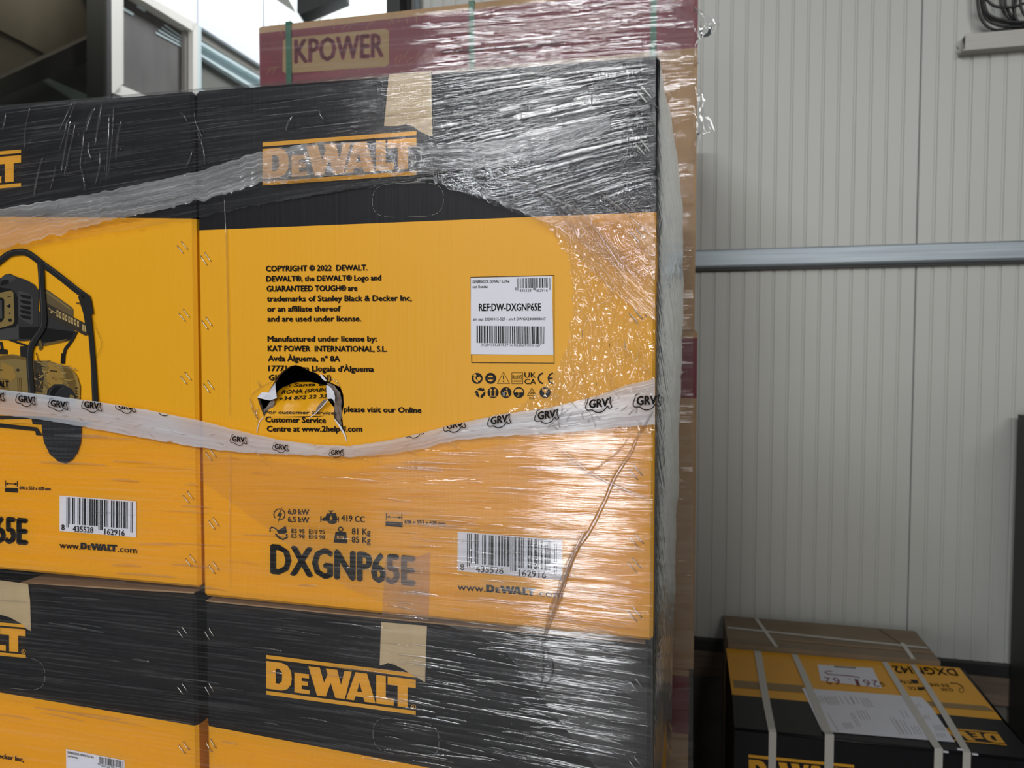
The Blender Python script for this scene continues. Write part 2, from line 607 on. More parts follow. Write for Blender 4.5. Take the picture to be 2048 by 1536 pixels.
# panelled wall: sandwich panels, each with its rounded grooves, one object per panel
wall = bpy.data.objects.new('wall_back', None)
COL.objects.link(wall)
wall['kind'] = 'structure'
wz0, wz1 = 0.665, 4.2
joint = uv(1833, 500, DW)[0]
PITCH = 0.0502
NG = 20
pw = PITCH * NG


def panel_mesh(w, NG):
    mb2 = MB()
    prof = [(0.0015, 0.012), (0.0015, 0.002), (0.004, 0.0)]
    for g in range(1, NG):
        x = g * PITCH
        prof += [(x - 0.005, 0.0), (x - 0.0022, 0.0034), (x + 0.0022, 0.0034), (x + 0.005, 0.0)]
    prof += [(w - 0.004, 0.0), (w - 0.0015, 0.002), (w - 0.0015, 0.012)]
    for (x0, d0), (x1, d1) in zip(prof, prof[1:]):
        mb2.poly([W(x0, wz0, d0), W(x1, wz0, d1), W(x1, wz1, d1), W(x0, wz1, d0)])
    return mb2


first = None
uend = uv(803, 60, DW)[0]
for k in range(0, 3):
    ox = joint + (k - 1) * pw
    if first is None:
        first = panel_mesh(pw, NG).build('panel', M['panel'], wall)
        po = first
    else:
        po = bpy.data.objects.new('panel', first.data)
        COL.objects.link(po)
        po.parent = wall
    po.location = W(ox, 0, DW)
    last_u = ox + pw
    if k == -3:
        pass
# the last panel is cut where the wall stops at the dark column
ncut = max(2, int((joint - pw - uend) / PITCH))
first_u = joint - pw - ncut * PITCH
po = panel_mesh(ncut * PITCH, ncut).build('panel', M['panel'], wall)
po.location = W(first_u, 0, DW)
mb = MB()
mb.box(W(first_u, wz0, DW + 0.011), U * (last_u - first_u), N * 0.07, (0, 0, wz1 - wz0))
mb.build('core', M['galv'], wall)

# dark column and pale downpipes where the wall ends
mb = MB()
mb.box(W(first_u - 0.058, 0, DW - 0.06), U * 0.055, N * 0.2, (0, 0, 4.2))
mb.build('trim_1', M['dark'], kind='structure')
for i, (a, c) in enumerate(((823, 0.02), (840, 0.018))):
    u0 = uv(a, 10, DW)[0]
    mb = MB()
    mb.tube([W(u0, 0.7, DW - 0.03), W(u0, 4.1, DW - 0.03)], 0.011, 10)
    mb.build('trim_2' if i == 0 else 'trim_3', M['galv'] if i else M['dark'], smooth=True, kind='structure')

# sill angle, timber plank and concrete plinth below the panels
mb = MB()
mb.box(W(first_u, 0.632, DW - 0.03), U * (last_u - first_u), N * 0.12, (0, 0, 0.036))
mb.build('baseboard_back', M['dark'], kind='structure')
mb = MB()
mb.box(W(first_u, 0.0, DW), U * (last_u - first_u), N * 0.2, (0, 0, 0.63))
o = mb.build('wall_plinth', M['concrete'], kind='structure')
mb = MB()
ua, ub = uv(1250, 1320, DW)[0], uv(2200, 1400, DW)[0]
mb.box(W(ua, 0.535, DW - 0.032), U * (ub - ua), N * 0.03, (0, 0, 0.094))
tag(mb.build('plank', M['plank']), 'weathered timber plank lying along the foot of the panelled wall', 'plank')

# galvanised rail across the wall
rail = thing('steel_rail', 'horizontal galvanised steel channel running across the ribbed grey wall', 'rail')
ul, ur = uv(1150, 520, DW)[0], uv(2048, 500, DW)[0] + 0.5
zt = uv(1700, 494, DW)[1]
zb = uv(1700, 532, DW)[1]
h = zt - zb
mb = MB()
prof = [(0.0, zt - h * 0.28), (-0.004, zt), (-0.034, zt), (-0.036, zt - 0.004), (-0.036, zb + 0.010), (-0.034, zb + 0.004), (-0.030, zb), (0.0, zb + 0.0)]
for (d0, z0), (d1, z1) in zip(prof, prof[1:]):
    mb.poly([W(ul, z0, DW + d0), W(ur, z0, DW + d0), W(ur, z1, DW + d1), W(ul, z1, DW + d1)])
mb.poly([W(ul, z, DW + d) for d, z in prof])
mb.poly([W(ur, z, DW + d) for d, z in reversed(prof)])
mb.build('channel', M['galv'], rail)
mb = MB()
mb.box(W(ul, zb - 0.006, DW - 0.024), U * (ur - ul), N * 0.023, (0, 0, 0.006))
mb.build('lip', M['dark'], rail)

# ledge with the broken end, carrying the cable coil
ledge = thing('wall_ledge', 'off-white painted box ledge with broken left end below the black cables', 'ledge')
dl = DW - 0.05
a, b2 = uv(1931, 70, dl), uv(1931, 98, dl)
ue = uv(2048, 60, dl)[0] + 0.5
mb = MB()
zt2, zb2 = a[1], b2[1]
mb.box(W(a[0], zb2, dl), U * (ue - a[0]), N * 0.004, (0, 0, zt2 - zb2))
mb.box(W(a[0] - 0.006, zb2 - 0.004, dl), U * (ue - a[0] + 0.006), N * 0.048, (0, 0, 0.004))
mb.box(W(a[0] + 0.002, zt2, dl), U * (ue - a[0]), N * 0.048, (0, 0, 0.003))
mb.build('channel', M['ledge'], ledge)
mb = MB()
mb.tri([(0, 0), (-0.012, 0.006), (-0.006, 0.018), (-0.011, 0.03), (-0.004, 0.044), (0.004, 0.047), (0.004, 0)],
       lambda x, y: W(a[0] + x, zb2 + y * (zt2 - zb2) / 0.047, dl + 0.040))
mb.build('broken_end', M['ledge'], ledge)

coil = thing('cable_coil', 'coil of black electric cables hanging above the off-white ledge', 'cable')
dc = DW - 0.045
loops = [
    [(1956, -60), (1955, -10), (1957, 20), (1964, 40), (1976, 54), (1993, 60), (2015, 58), (2048, 55), (2090, 54)],
    [(1963, -60), (1962, -10), (1964, 15), (1970, 34), (1984, 46), (2002, 52), (2025, 53), (2048, 53), (2090, 50)],
    [(1966, -60), (1965, 0), (1968, 20), (1976, 33), (1993, 42), (2015, 46), (2035, 48), (2090, 47)],
    [(1969, -60), (1968, -5), (1971, 16), (1977, 28), (1990, 36), (2010, 41), (2035, 44), (2090, 42)],
    [(1970, -5), (1982, 8), (1996, 14), (2016, 15), (2034, 12), (2048, 7), (2080, 2)],
    [(2001, -60), (2001, 0), (2006, 20), (2016, 34), (2030, 43), (2050, 46), (2090, 48)],
    [(2009, -60), (2010, 0), (2014, 17), (2024, 33), (2036, 44), (2056, 50)],
    [(2028, -60), (2026, 5), (2028, 25), (2033, 40), (2044, 48), (2070, 52)],
    [(2036, -60), (2033, -5), (2029, 15), (2031, 35), (2040, 46)],
    [(2044, -60), (2041, 0), (2044, 20), (2056, 36), (2080, 40)],
]
for i, lp in enumerate(loops):
    mb = MB()
    mb.tube([P(x, y, 0.006 * (i % 5), dc) for x, y in smoothpath(lp, 5)], 0.0042, 8)
    mb.build('cable', M['cable'], coil, smooth=True)

# dark block added in place of the soft shadow at the right edge
shade_ob = thing('shade_block', 'dark block added for the soft shadow on the ribbed wall at the right border', 'shade block')
mb = MB()
c0 = hit(2036, 1000, N, 2.70)
cu, = (c0.dot(U),)
mb.box(W(cu, 0, 2.30), U * 0.6, N * 0.42, (0, 0, uv(2040, 830, 2.70)[1]))
mb.build('body', M['dark'], shade_ob)
mb = MB()
mb.box(W(cu + 0.03, 0.08, 2.285), U * 0.54, N * 0.014, (0, 0, uv(2040, 850, 2.70)[1] - 0.14))
mb.build('shade_front', M['dark'], shade_ob)

# ------------------------------------------------------------------ office front, upper left
FD = Vector((0.358, 0.933, 0)).normalized()
FN = Vector((-FD.y, FD.x, 0))            # into the office
pA = CAM + ray(232, 100) * 4.0
FDIST = FN.dot(Vector((pA.x, pA.y, 0)))


def Q(px, py, off=0.0):
    """pixel on the office front, off metres behind it"""
    return hit(px, py, FN, FDIST + off)


def slab(mb, pts, off, th, m=0):
    """prism with its face on the office front"""
    fr = [Q(x, y, off) for x, y in pts]
    bk = [p + FN * th for p in fr]
    mb.poly(fr, m)
    mb.poly(list(reversed(bk)), m)
    n = len(pts)
    for i in range(n):
        j = (i + 1) % n
        mb.poly([fr[i], bk[i], bk[j], fr[j]], m)


office = bpy.data.objects.new('wall_left', None)
COL.objects.link(office)
office['kind'] = 'structure'
for pts in ([(296, -150), (394, -150), (394, 47), (296, -6)],
            [(396, -120), (526, -90), (526, 133), (396, 50)],
            [(528.5, -36), (553, 0), (598, 30), (604, 45), (604, 330), (528.5, 330)],
            [(396, 176), (528, 235), (528, 420), (396, 420)],
            [(226, 190), (394, 250), (394, 450), (226, 450)]):
    mb = MB()
    slab(mb, pts, 0, 0.05)
    mb.build('panel', M['office'], office)
mb = MB()
slab(mb, [(228, -160), (520, -110), (600, 40), (600, 500), (228, 500)], 0.30, 0.02)
mb.build('backing', M['cgrey'], office)

win = bpy.data.objects.new('window_1', None)
COL.objects.link(win)
win['kind'] = 'structure'
mb = MB()
slab(mb, [(222, -160), (242, -160), (242, 186), (224, 186)], -0.02, 0.08)      # left jamb
slab(mb, [(242, 170), (386, 232), (386, 252), (228, 186)], -0.02, 0.08)        # bottom rail
slab(mb, [(386, 49), (396, 48), (396, 262), (386, 262)], -0.02, 0.08)          # right jamb
slab(mb, [(264, -12), (272, -22), (396, 49), (386, 62)], -0.02, 0.08)          # head
mb.build('frame', M['frame'], win)
mb = MB()
slab(mb, [(242, -60), (247, -60), (247, 168), (242, 170)], 0.0, 0.04, 1)
slab(mb, [(370, 60), (384, 66), (384, 236), (370, 230)], 0.015, 0.03, 0)
slab(mb, [(250, -20), (262, -30), (384, 52), (384, 64)], 0.015, 0.03, 0)
mb.build('sash', [M['sash'], M['frame']], win)
mb = MB()
slab(mb, [(240, -90), (376, 0), (376, 240), (240, 175)], 0.05, 0.006)
mb.build('screen', M['screen'], win)
# shreds of reflected daylight, painted in as pale strips before the screen
mb = MB()
for k in range(4):
    slab(mb, [(312 + 6 * k, 64 + 0 * k - 5 * k), (372, 88 - 6 * k + 8), (372, 91 - 6 * k + 8), (312 + 6 * k, 67 - 5 * k)], 0.044, 0.004)
slab(mb, [(246, 14), (268, 27), (266, 31), (246, 20)], 0.044, 0.004)
slab(mb, [(276, 10), (292, 20), (290, 24), (274, 14)], 0.044, 0.004)
mb.build('daylight_reflection', M['paleblue'], win)

win2 = bpy.data.objects.new('window_2', None)
COL.objects.link(win2)
win2['kind'] = 'structure'
mb = MB()
slab(mb, [(396, 50), (403, 54), (403, 262), (396, 262)], -0.02, 0.08)
slab(mb, [(403, 84), (528, 158), (528, 164), (403, 90)], 0.0, 0.06)
slab(mb, [(403, 108), (528, 184), (528, 191), (403, 113)], 0.0, 0.06)
mb.build('frame', M['paleblue'], win2)
mb = MB()
slab(mb, [(403, 52), (528, 134), (528, 156), (403, 80)], 0.03, 0.04)
mb.build('lintel', M['sash'], win2)
mb = MB()
slab(mb, [(403, 80), (528, 154), (528, 190), (403, 112)], 0.04, 0.01, 0)
slab(mb, [(403, 116), (528, 194), (528, 300), (403, 300)], 0.04, 0.01, 1)
mb.build('pane', [M['paleblue'], M['cgrey']], win2)

# dark glazed bay; the hall roof reflected in it is modelled as solids behind
win3 = bpy.data.objects.new('window_3', None)
COL.objects.link(win3)
win3['kind'] = 'structure'
mb = MB()
slab(mb, [(-500, -200), (216, -200), (216, 480), (-500, 480)], 0.0, 0.006)
mb.build('pane', M['glass'], win3)
mb = MB()
slab(mb, [(214, -200), (223, -200), (223, 480), (214, 480)], -0.02, 0.1)
slab(mb, [(201, -200), (214, -200), (214, 480), (201, 480)], 0.03, 0.1)
mb.build('frame', M['dark'], win3)
mb = MB()
slab(mb, [(-500, -200), (232, -200), (232, 480), (-500, 480)], 0.62, 0.02, 0)
mb.build('backing', M['cgrey'], win3)
mb = MB()
slab(mb, [(-400, -200), (70, -200), (190, 60), (100, 112), (0, 60), (-400, -160)], 0.50, 0.03)
slab(mb, [(-400, -140), (0, 65), (95, 116), (0, 160), (-400, 330)], 0.52, 0.03)
mb.build('board', M['ctan'], win3)  # stand in for the roof's reflection in the glass
mb = MB()
slab(mb, [(-400, 330), (0, 158), (216, 58), (240, 98), (0, 196), (-400, 400)], 0.30, 0.12)
mb.build('mirrored_beam', M['mirrored_beam'], win3)
mb = MB()
slab(mb, [(75, 152), (100, 158), (190, 196), (150, 200)], 0.45, 0.02)
mb.build('rail', M['paleblue'], win3)

# far roof light and the beam before it
sky = bpy.data.objects.new('window_4', None)
COL.objects.link(sky)
sky['kind'] = 'structure'
FARN = Vector((0, 1, 0))


def far(px, py, y=7.5):
    return hit(px, py, FARN, y)


for pts in ([(480, -120), (560, -120), (643, 12), (664, 36), (661, 90), (480, 90)], [(563, -120), (830, -120), (830, 90), (664, 90), (666, 36), (646, 12)]):
    mb = MB()
    fr = [far(x, y) for x, y in pts]
    mb.poly(fr)
    mb.poly([p + Vector((0, 0.05, 0)) for p in reversed(fr)])
    mb.build('pane', M['skylit'], sky)
mb = MB()
fr = [far(x, y, 7.0) for x, y in [(594, -60), (594, 24), (600, 29), (690, -8), (690, -60)]]
bk = [p + Vector((0, 0.2, 0)) for p in fr]
mb.poly(fr)
mb.poly(list(reversed(bk)))
for i in range(5):
    mb.poly([fr[i], bk[i], bk[(i + 1) % 5], fr[(i + 1) % 5]])
mb.build('roof_beam', M['dark'], kind='structure')

# ------------------------------------------------------------------ the carton stack in front
GB = 0.553
DEPTH = 0.696


def carton(name, label, tl, tr, br, bl, bandl, bandr, group, hole=None, extra_r=None, split=True):
    """tl.. are (u, z) on the stack front; bandl / bandr = z of the black/yellow border at left and right"""
    t = thing(name, label, 'carton', group=group)
    mb = MB()
    f = lambda u, z: W(u, z, D0)
    eR = lambda z: tr[0] + (br[0] - tr[0]) * (tr[1] - z) / (tr[1] - br[1])
    eL = lambda z: tl[0] + (bl[0] - tl[0]) * (tl[1] - z) / (tl[1] - bl[1])
    c = 0.004
    bL, bR = (eL(bandl), bandl), (eR(bandr), bandr)
    # front: black band and yellow field
    mb.poly([f(tl[0] + c, tl[1] - c), f(tr[0] - c, tr[1] - c), f(bR[0] - c, bR[1]), f(bL[0] + c, bL[1])], 1)
    mb.tri([(bL[0] + c, bL[1]), (bR[0] - c, bR[1]), (br[0] - c, br[1] + c), (bl[0] + c, bl[1] + c)], f, 0, [hole] if hole else ())
    if hole:   # thickness of the board along the tear
        n = len(hole)
        for i in range(n):
            p, q = hole[i], hole[(i + 1) % n]
            mb.poly([W(*p, D0), W(*q, D0), W(*q, D0 + 0.005), W(*p, D0 + 0.005)], 2)
    # rounded edges, sides, top, bottom, back
    dz = 0.004
    outer = [(tl[0], tl[1] - c), (tl[0] + c, tl[1]), (tr[0] - c, tr[1]), (tr[0], tr[1] - c), bR, (br[0], br[1] + c), (br[0] - c, br[1]),
             (bl[0] + c, bl[1]), (bl[0], bl[1] + c), bL]
    inner = [(tl[0] + c, tl[1] - c)] * 2 + [(tr[0] - c, tr[1] - c)] * 2 + [(bR[0] - c, bR[1])] + [(br[0] - c, br[1] + c)] * 2 + \
            [(bl[0] + c, bl[1] + c)] * 2 + [(bL[0] + c, bL[1])]
    ms = [1, 1, 1, 1, 0, 0, 0, 0, 0, 1]
    n = len(outer)
    for i in range(n):
        j = (i + 1) % n
        a, b = outer[i], outer[j]
        if inner[i] == inner[j]:
            mb.poly([W(*inner[i], D0), W(*a, D0 + dz), W(*b, D0 + dz)], ms[i])
        else:
            mb.poly([W(*inner[i], D0), W(*a, D0 + dz), W(*b, D0 + dz), W(*inner[j], D0)], ms[i])
        mb.poly([W(*a, D0 + dz), W(*a, D0 + DEPTH), W(*b, D0 + DEPTH), W(*b, D0 + dz)], ms[i])
    mb.poly([W(*p, D0 + DEPTH) for p in outer], 1)
    mb.build('box_body', [M['yellow'], M['black'], M['torn']], t)
    return t


us = uv(394, 700)[0]                 # seam between the two columns
cR_tl, cR_tr, cR_br, cR_bl = uv(389, 181), uv(1319, 110), uv(1306, 1283), uv(406, 1193)
HOLE = [(514.4, 794.6), (524.4, 784.5), (536, 785.5), (543, 773), (550, 761.6), (554.5, 753), (566, 741.5), (580.3, 732.2), (591.7, 730.1),
        (604.6, 733.7), (617.5, 741.5), (631.9, 745.8), (641.9, 753), (652, 761), (668, 768), (680.6, 774.5), (686.3, 788.8), (687.7, 808.9),
        (684, 829), (686.3, 851.9), (693, 876), (693.5, 883), (682, 856), (669, 838), (667, 830), (640, 833), (600, 835), (560, 834), (528, 833),
        (522, 818), (518, 806)]
box1 = carton('generator_carton', 'yellow carton with black top band, torn hole and copyright text, upper right of wrapped stack',
              cR_tl, cR_tr, cR_br, cR_bl, uv(391, 461)[1], uv(1310, 424)[1], 'cartons of the wrapped stack', [uv(*p) for p in HOLE])
uL = us - GB
tl = (uL, line_uv((0, 213), (385, 180), uL))
bl = (uL, line_uv((0, 1140), (400, 1178), uL))
zbandL = line_uv((150, 497), (384, 482), uL)
box2 = carton('generator_carton', 'yellow carton with printed generator picture, upper left of the wrapped stack',
              tl, uv(385, 181), uv(400, 1177), bl, uv(-200, 425)[1], uv(386, 437)[1], 'cartons of the wrapped stack')
zh = 0.628
tr3, tl3 = uv(1303, 1292), uv(408, 1206)
bd = [line_uv((405, 1450), (860, 1536), u) for u in (tl3[0], tr3[0])]
box3 = carton('generator_carton', 'carton with large yellow logo on its black band, lower right of the wrapped stack',
              tl3, tr3, (tr3[0] - 0.003, tl3[1] - zh - 0.012), (tl3[0], tl3[1] - zh), bd[0], bd[1], 'cartons of the wrapped stack')
tr4 = uv(389, 1192)
tl4 = (tr4[0] - GB, line_uv((0, 1165), (389, 1192), tr4[0] - GB))
bd = [line_uv((0, 1385), (388, 1451), u) for u in (tl4[0], tr4[0])]
box4 = carton('generator_carton', 'carton with black band and white sticker at the bottom, lower left of the wrapped stack',
              tl4, tr4, (tr4[0], tr4[1] - zh), (tl4[0], tl4[1] - zh), bd[0], bd[1], 'cartons of the wrapped stack')
z5 = min(tl3[1], tl4[1]) - zh - 0.016
for k, (a, b) in enumerate(((tl4[0], tr4[0]), (tl3[0], tr3[0] - 0.003))):
    carton('generator_carton', ('bottom left', 'bottom right')[k] + ' carton of the wrapped stack, standing on the pallet',
           (a, z5), (b, z5), (b, 0.15), (a, 0.15), z5 - 0.15, z5 - 0.15, 'cartons of the wrapped stack')
pal = thing('pallet', 'wooden pallet carrying the wrapped generator cartons', 'pallet')
for k in range(5):
    mb = MB()
    mb.box(W(tl4[0], 0.128, D0 + k * 0.149), U * (tr3[0] - tl4[0]), N * 0.1, (0, 0, 0.022))
    mb.build('board', M['wood'], pal)
for k in range(3):
    mb = MB()
    mb.box(W(tl4[0] + k * (tr3[0] - tl4[0] - 0.1) / 2, 0.0, D0), U * 0.1, N * 0.696, (0, 0, 0.128))
    mb.build('block', M['wood'], pal)

# inside of the torn hole: pushed-in flap, torn liner, inner goods
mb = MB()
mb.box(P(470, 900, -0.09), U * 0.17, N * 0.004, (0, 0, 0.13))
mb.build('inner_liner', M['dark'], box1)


def curl(x, y, k0=0.0):
    """flap leans inwards above y = 832"""
    t = max(0.0, (833 - y) / 70)
    return -(0.001 + 0.022 * t * t + 0.010 * t)


fl = [(529, 834), (534, 822), (545, 812), (549, 800), (551, 792), (557, 781), (567, 774), (580, 768), (597, 763.5), (615, 763), (632, 766), (648, 772), (652, 771),
      (654, 790), (656, 800), (668, 815), (668.5, 832)]
mb = MB()
nx, ny = 40, 30
grid = {}
for j in range(ny + 1):
    y = 764 + (836 - 764) * j / ny
    yy = [p for p in fl]
    xs = []
    for (x0, y0), (x1, y1) in zip(fl, fl[1:] + fl[:1]):
        if (y0 - y) * (y1 - y) <= 0 and y0 != y1:
            xs.append(x0 + (x1 - x0) * (y - y0) / (y1 - y0))
    if len(xs) < 2:
        xs = [529, 668] if y > 800 else [596, 616]
    a, b = min(xs), max(xs)
    for i in range(nx + 1):
        x = a + (b - a) * i / nx
        wob = 0.0012 * math.sin(x * 0.13 + y * 0.05) + 0.0008 * noise.noise(Vector((x * .08, y * .1, 0)))
        o_ = curl(x, y) + wob * min(1, (834 - y) / 20 if y < 834 else 0)
        mb.v.append(P(x, y, o_))
for j in range(ny):
    for i in range(nx):
        q = j * (nx + 1) + i
        mb.f.append((q, q + 1, q + nx + 2, q + nx + 1))
        mb.m.append(0)
mb.build('torn_flap', M['yellow'], box1, smooth=True, label='yellow flap of board pushed into the tear')
pr = Print(lambda x, y, l: P(x, y, curl(x, y) + 0.0016 + 0.0002 * l))
pr.text('n Santa L', (572, 773.8), (646, 771), 6.5, slant=2.5)
pr.text('RONA (SPAIN)', (563, 788), (655, 782.4), 7.4, slant=3, bold=0.03)
pr.text('+34 872 22 33', (556.6, 801), (652, 795), 7.0, slant=2.5, bold=0.03)
pr.text('For customer Service', (529, 827), (668, 828.6), 6.2, slant=2.5, bold=0.03)
pr.build('flap_lettering', box1)


def shard(pts, o0, o1, m, name, wob=0.002):
    """small torn piece: fan with its depth varying from o0 (left) to o1 (right)"""
    mb = MB()
    xs = [p[0] for p in pts]
    a, b = min(xs), max(xs)
    fr = []
    for i, (x, y) in enumerate(pts):
        t = (x - a) / (b - a)
        fr.append(P(x, y, o0 + (o1 - o0) * t + wob * math.sin(i * 2.1)))
    cx, cy = sum(xs) / len(pts), sum(p[1] for p in pts) / len(pts)
    c = P(cx, cy, (o0 + o1) / 2 + wob)
    n = len(fr)
    for i in range(n):
        mb.poly([c, fr[i], fr[(i + 1) % n]])
        mb.poly([c + N * 0.0005, fr[(i + 1) % n] + N * 0.0005, fr[i] + N * 0.0005])
    return mb.build(name, M[m], box1)


shard([(514.4, 795), (519, 789), (524.4, 784.5), (530, 785), (536, 785.5), (540, 779), (543, 773), (550, 763), (551, 778), (553.5, 796), (548, 798), (540, 801), (530, 799), (522, 797)],
      0.003, -0.004, 'paperwhite', 'torn_paper', 0.0006)
shard([(640, 747), (646, 752), (651, 758), (652.5, 763), (647, 760), (642, 755)], 0.002, 0.001, 'paperwhite', 'torn_paper', 0.0003)
shard([(652.5, 770), (657, 771.5), (663, 777), (668, 784), (670, 795), (669, 806), (668.5, 800), (662, 797), (655, 798), (653, 786)], -0.002, 0.002, 'paperwhite', 'torn_paper', 0.0005)
shard([(548, 799), (549.5, 806), (547, 815), (537, 821), (529, 832), (525, 828), (527, 820), (534, 813), (540, 803)], -0.004, -0.006, 'torn', 'torn_fluting', 0.001)
shard([(653, 765), (660, 767), (668, 770), (674, 779), (680, 785), (683, 800), (682, 813), (684, 826), (682, 840), (684, 852), (676, 844), (669, 836), (668.5, 815), (670, 800), (667, 783), (660, 773)],
      -0.003, -0.006, 'torn', 'torn_fluting', 0.0012)
shard([(654, 798), (652, 803), (645, 811), (636, 820), (629, 831), (634, 815), (641, 806), (648, 799)], 0.0, 0.001, 'torn', 'torn_fluting', 0.0006)

# thin white tear lines below the hole
pr = Print(front)
pr.stroke([(527, 834), (520, 841), (516, 852), (513.5, 865)], 1.4, 'paperwhite', 3)
pr.stroke([(669, 838), (680, 853), (690, 871), (693, 883)], [1.5, 3.5, 3, 1], 'paperwhite', 3)
pr.stroke([(655, 800), (645, 812), (632, 826), (618, 836)], [2, 1.5, 1.5, 1], 'paperwhite', 3)
pr.build('tear_edge', box1)

# ------------------------------------------------------------------ print on the upper right carton
pr = Print(front)
T = [("COPYRIGHT © 2022  DEWALT.", (532, 542.7), (734.4, 540.4)), ("DEWALT®, the DEWALT® Logo and", (532.7, 563), (761.6, 560.6)),
     ("GUARANTEED TOUGH® are", (533.5, 582.7), (714, 581.4)), ("trademarks of Stanley Black & Decker Inc,", (534, 602.7), (823, 601.4)),
     ("or an affiliate thereof", (534.7, 623), (680.8, 622.4)), ("and are used under license.", (535, 643), (721.8, 642.4)),
     ("Manufactured under license by:", (535.5, 683), (753, 682.6)), ("KAT POWER  INTERNATIONAL, S.L.", (535.8, 702.4), (773.4, 703.2)),
     ("Avda Àlguema, nº 8A", (536.4, 722.1), (679.4, 722.7)), ("17771 Santa Llogaia d'Àlguema", (537, 742), (747.3, 743.3)),
     ("GIRONA (SPAIN)", (538, 760.5), (662, 761)), ("please visit our Online", (687.7, 823.8), (842, 825.6)),
     ("Customer Service", (531, 844.2), (651.3, 846)), ("Centre at www.2helpU.com", (534, 863), (723.8, 863.2))]
for t, a, b in T:
    pr.text(t, a, b, 10.8, bold=0.04, clip=HOLE)
pr.build('lettering', box1)

pr = Print(front)
# icons beside the label
Y1, Y2 = 756.5, 785.0


def disc(x, y):
    pr.circle(x, y, 11, 'ink', 1)


disc(954, Y1)
pr.circle(950, 751, 3, 'yink', 2, 10)
pr.stroke([(949, 755), (950, 760), (956, 764)], 4, 'yink', 2)
pr.poly([(954, 755), (959, 753), (963, 757), (959, 762), (954, 760)], 'yink', 2)
disc(981.2, Y1)
pr.circle(981, 757, 6.2, 'yink', 2, 14)
pr.poly([(974.5, 755), (987.5, 755), (986, 759.5), (982, 759), (981, 757.5), (980, 759), (976, 759.5)], 'ink', 3)
pr.stroke([(1006.6, 744), (1019, 767), (994.5, 767)], 1.6, 'ink', 1, True)
pr.stroke([(1006.7, 750.5), (1006.7, 759)], 1.7)
pr.circle(1006.7, 762.8, 1.4, 'ink', 1, 8)
pr.stroke([(1023.5, 745.5), (1045.5, 745.2), (1045.5, 767.5), (1023.5, 767.5)], 1.0, 'ink', 1, True)
pr.text('RoHS', (1025, 758.5), (1044, 758.4), 8.5, bold=0.0)
pr.text('COMPLIANT', (1025, 763.5), (1044, 763.4), 2.6, bold=0.02)
pr.text('UK', (1049, 755.3), (1071.5, 755.2), 10.6, bold=0.01)
pr.text('CA', (1049, 768.3), (1071.5, 768.2), 10.4, bold=0.01)
pr.ring(1087, 756.6, 10.2, 3.0, a0=95, a1=265)
pr.ring(1107, 756.6, 10.2, 3.0, a0=95, a1=265)
pr.stroke([(1098, 756.6), (1105.5, 756.6)], 2.8)
for a in (0, 120, 240):
    r = lambda ang, rr: (960.7 + rr * math.cos(math.radians(ang + a)), 785.5 + rr * math.sin(math.radians(ang + a)))
    pr.poly([r(-140, 10.5), r(-95, 10), r(-72, 10), r(-60, 5), r(-100, 4.5)], 'ink', 1)
    pr.poly([r(-60, 12), r(-30, 9.5), r(-45, 4), r(-70, 6)], 'ink', 1)
disc(986, Y2)
for x in (981.8, 990):
    pr.stroke([(x, 792), (x, 780)], 1.6, 'yink', 2)
    pr.poly([(x - 3, 781), (x, 776.5), (x + 3, 781)], 'yink', 2)
pr.stroke([(978.5, 792.5), (993.5, 792.5)], 1.4, 'yink', 2)
disc(1011.8, Y2)
pr.circle(1013.5, 778, 1.7, 'yink', 2, 8)
pr.stroke([(1013.5, 781), (1015, 787), (1013, 793)], 2.6, 'yink', 2)
pr.stroke([(1015, 787), (1017.5, 793)], 1.8, 'yink', 2)
pr.stroke([(1013, 782), (1008.5, 783)], 1.4, 'yink', 2)
pr.poly([(1004.5, 784.5), (1011, 784.5), (1010, 793), (1006, 793)], 'sash', 2)
disc(1037.5, Y2)
pr.poly([(1028.5, 785), (1030, 780), (1034, 777.5), (1037.5, 776.8), (1041, 777.5), (1045, 780), (1046.6, 785)], 'yink', 2)
pr.stroke([(1037.5, 785), (1037.5, 791.5), (1035.5, 793), (1033.8, 791)], 1.5, 'yink', 2)
pr.stroke([(1063.5, 776), (1072, 791), (1055, 791)], 2.0, 'ink', 1, True)
pr.text('20', (1060, 788), (1067, 788), 4.6, bold=0.02)
pr.text('PAP', (1058.5, 798.5), (1069.5, 798.5), 4.5, bold=0.0)
disc(1090, Y2)
pr.poly([(1083.5, 778.5), (1096.5, 778.5), (1092.5, 784), (1091, 787), (1091, 791), (1094, 793), (1086, 793), (1089, 791), (1089, 787), (1087.5, 784)], 'yink', 2)
pr.build('symbols', box1)

pr = Print(front)
pr.stroke([(941.6, 554.4), (1108, 550.6), (1108.2, 726.3), (943.2, 725.2)], 1.7, 'ink', 1, True)
pr.build('label_border', box1)


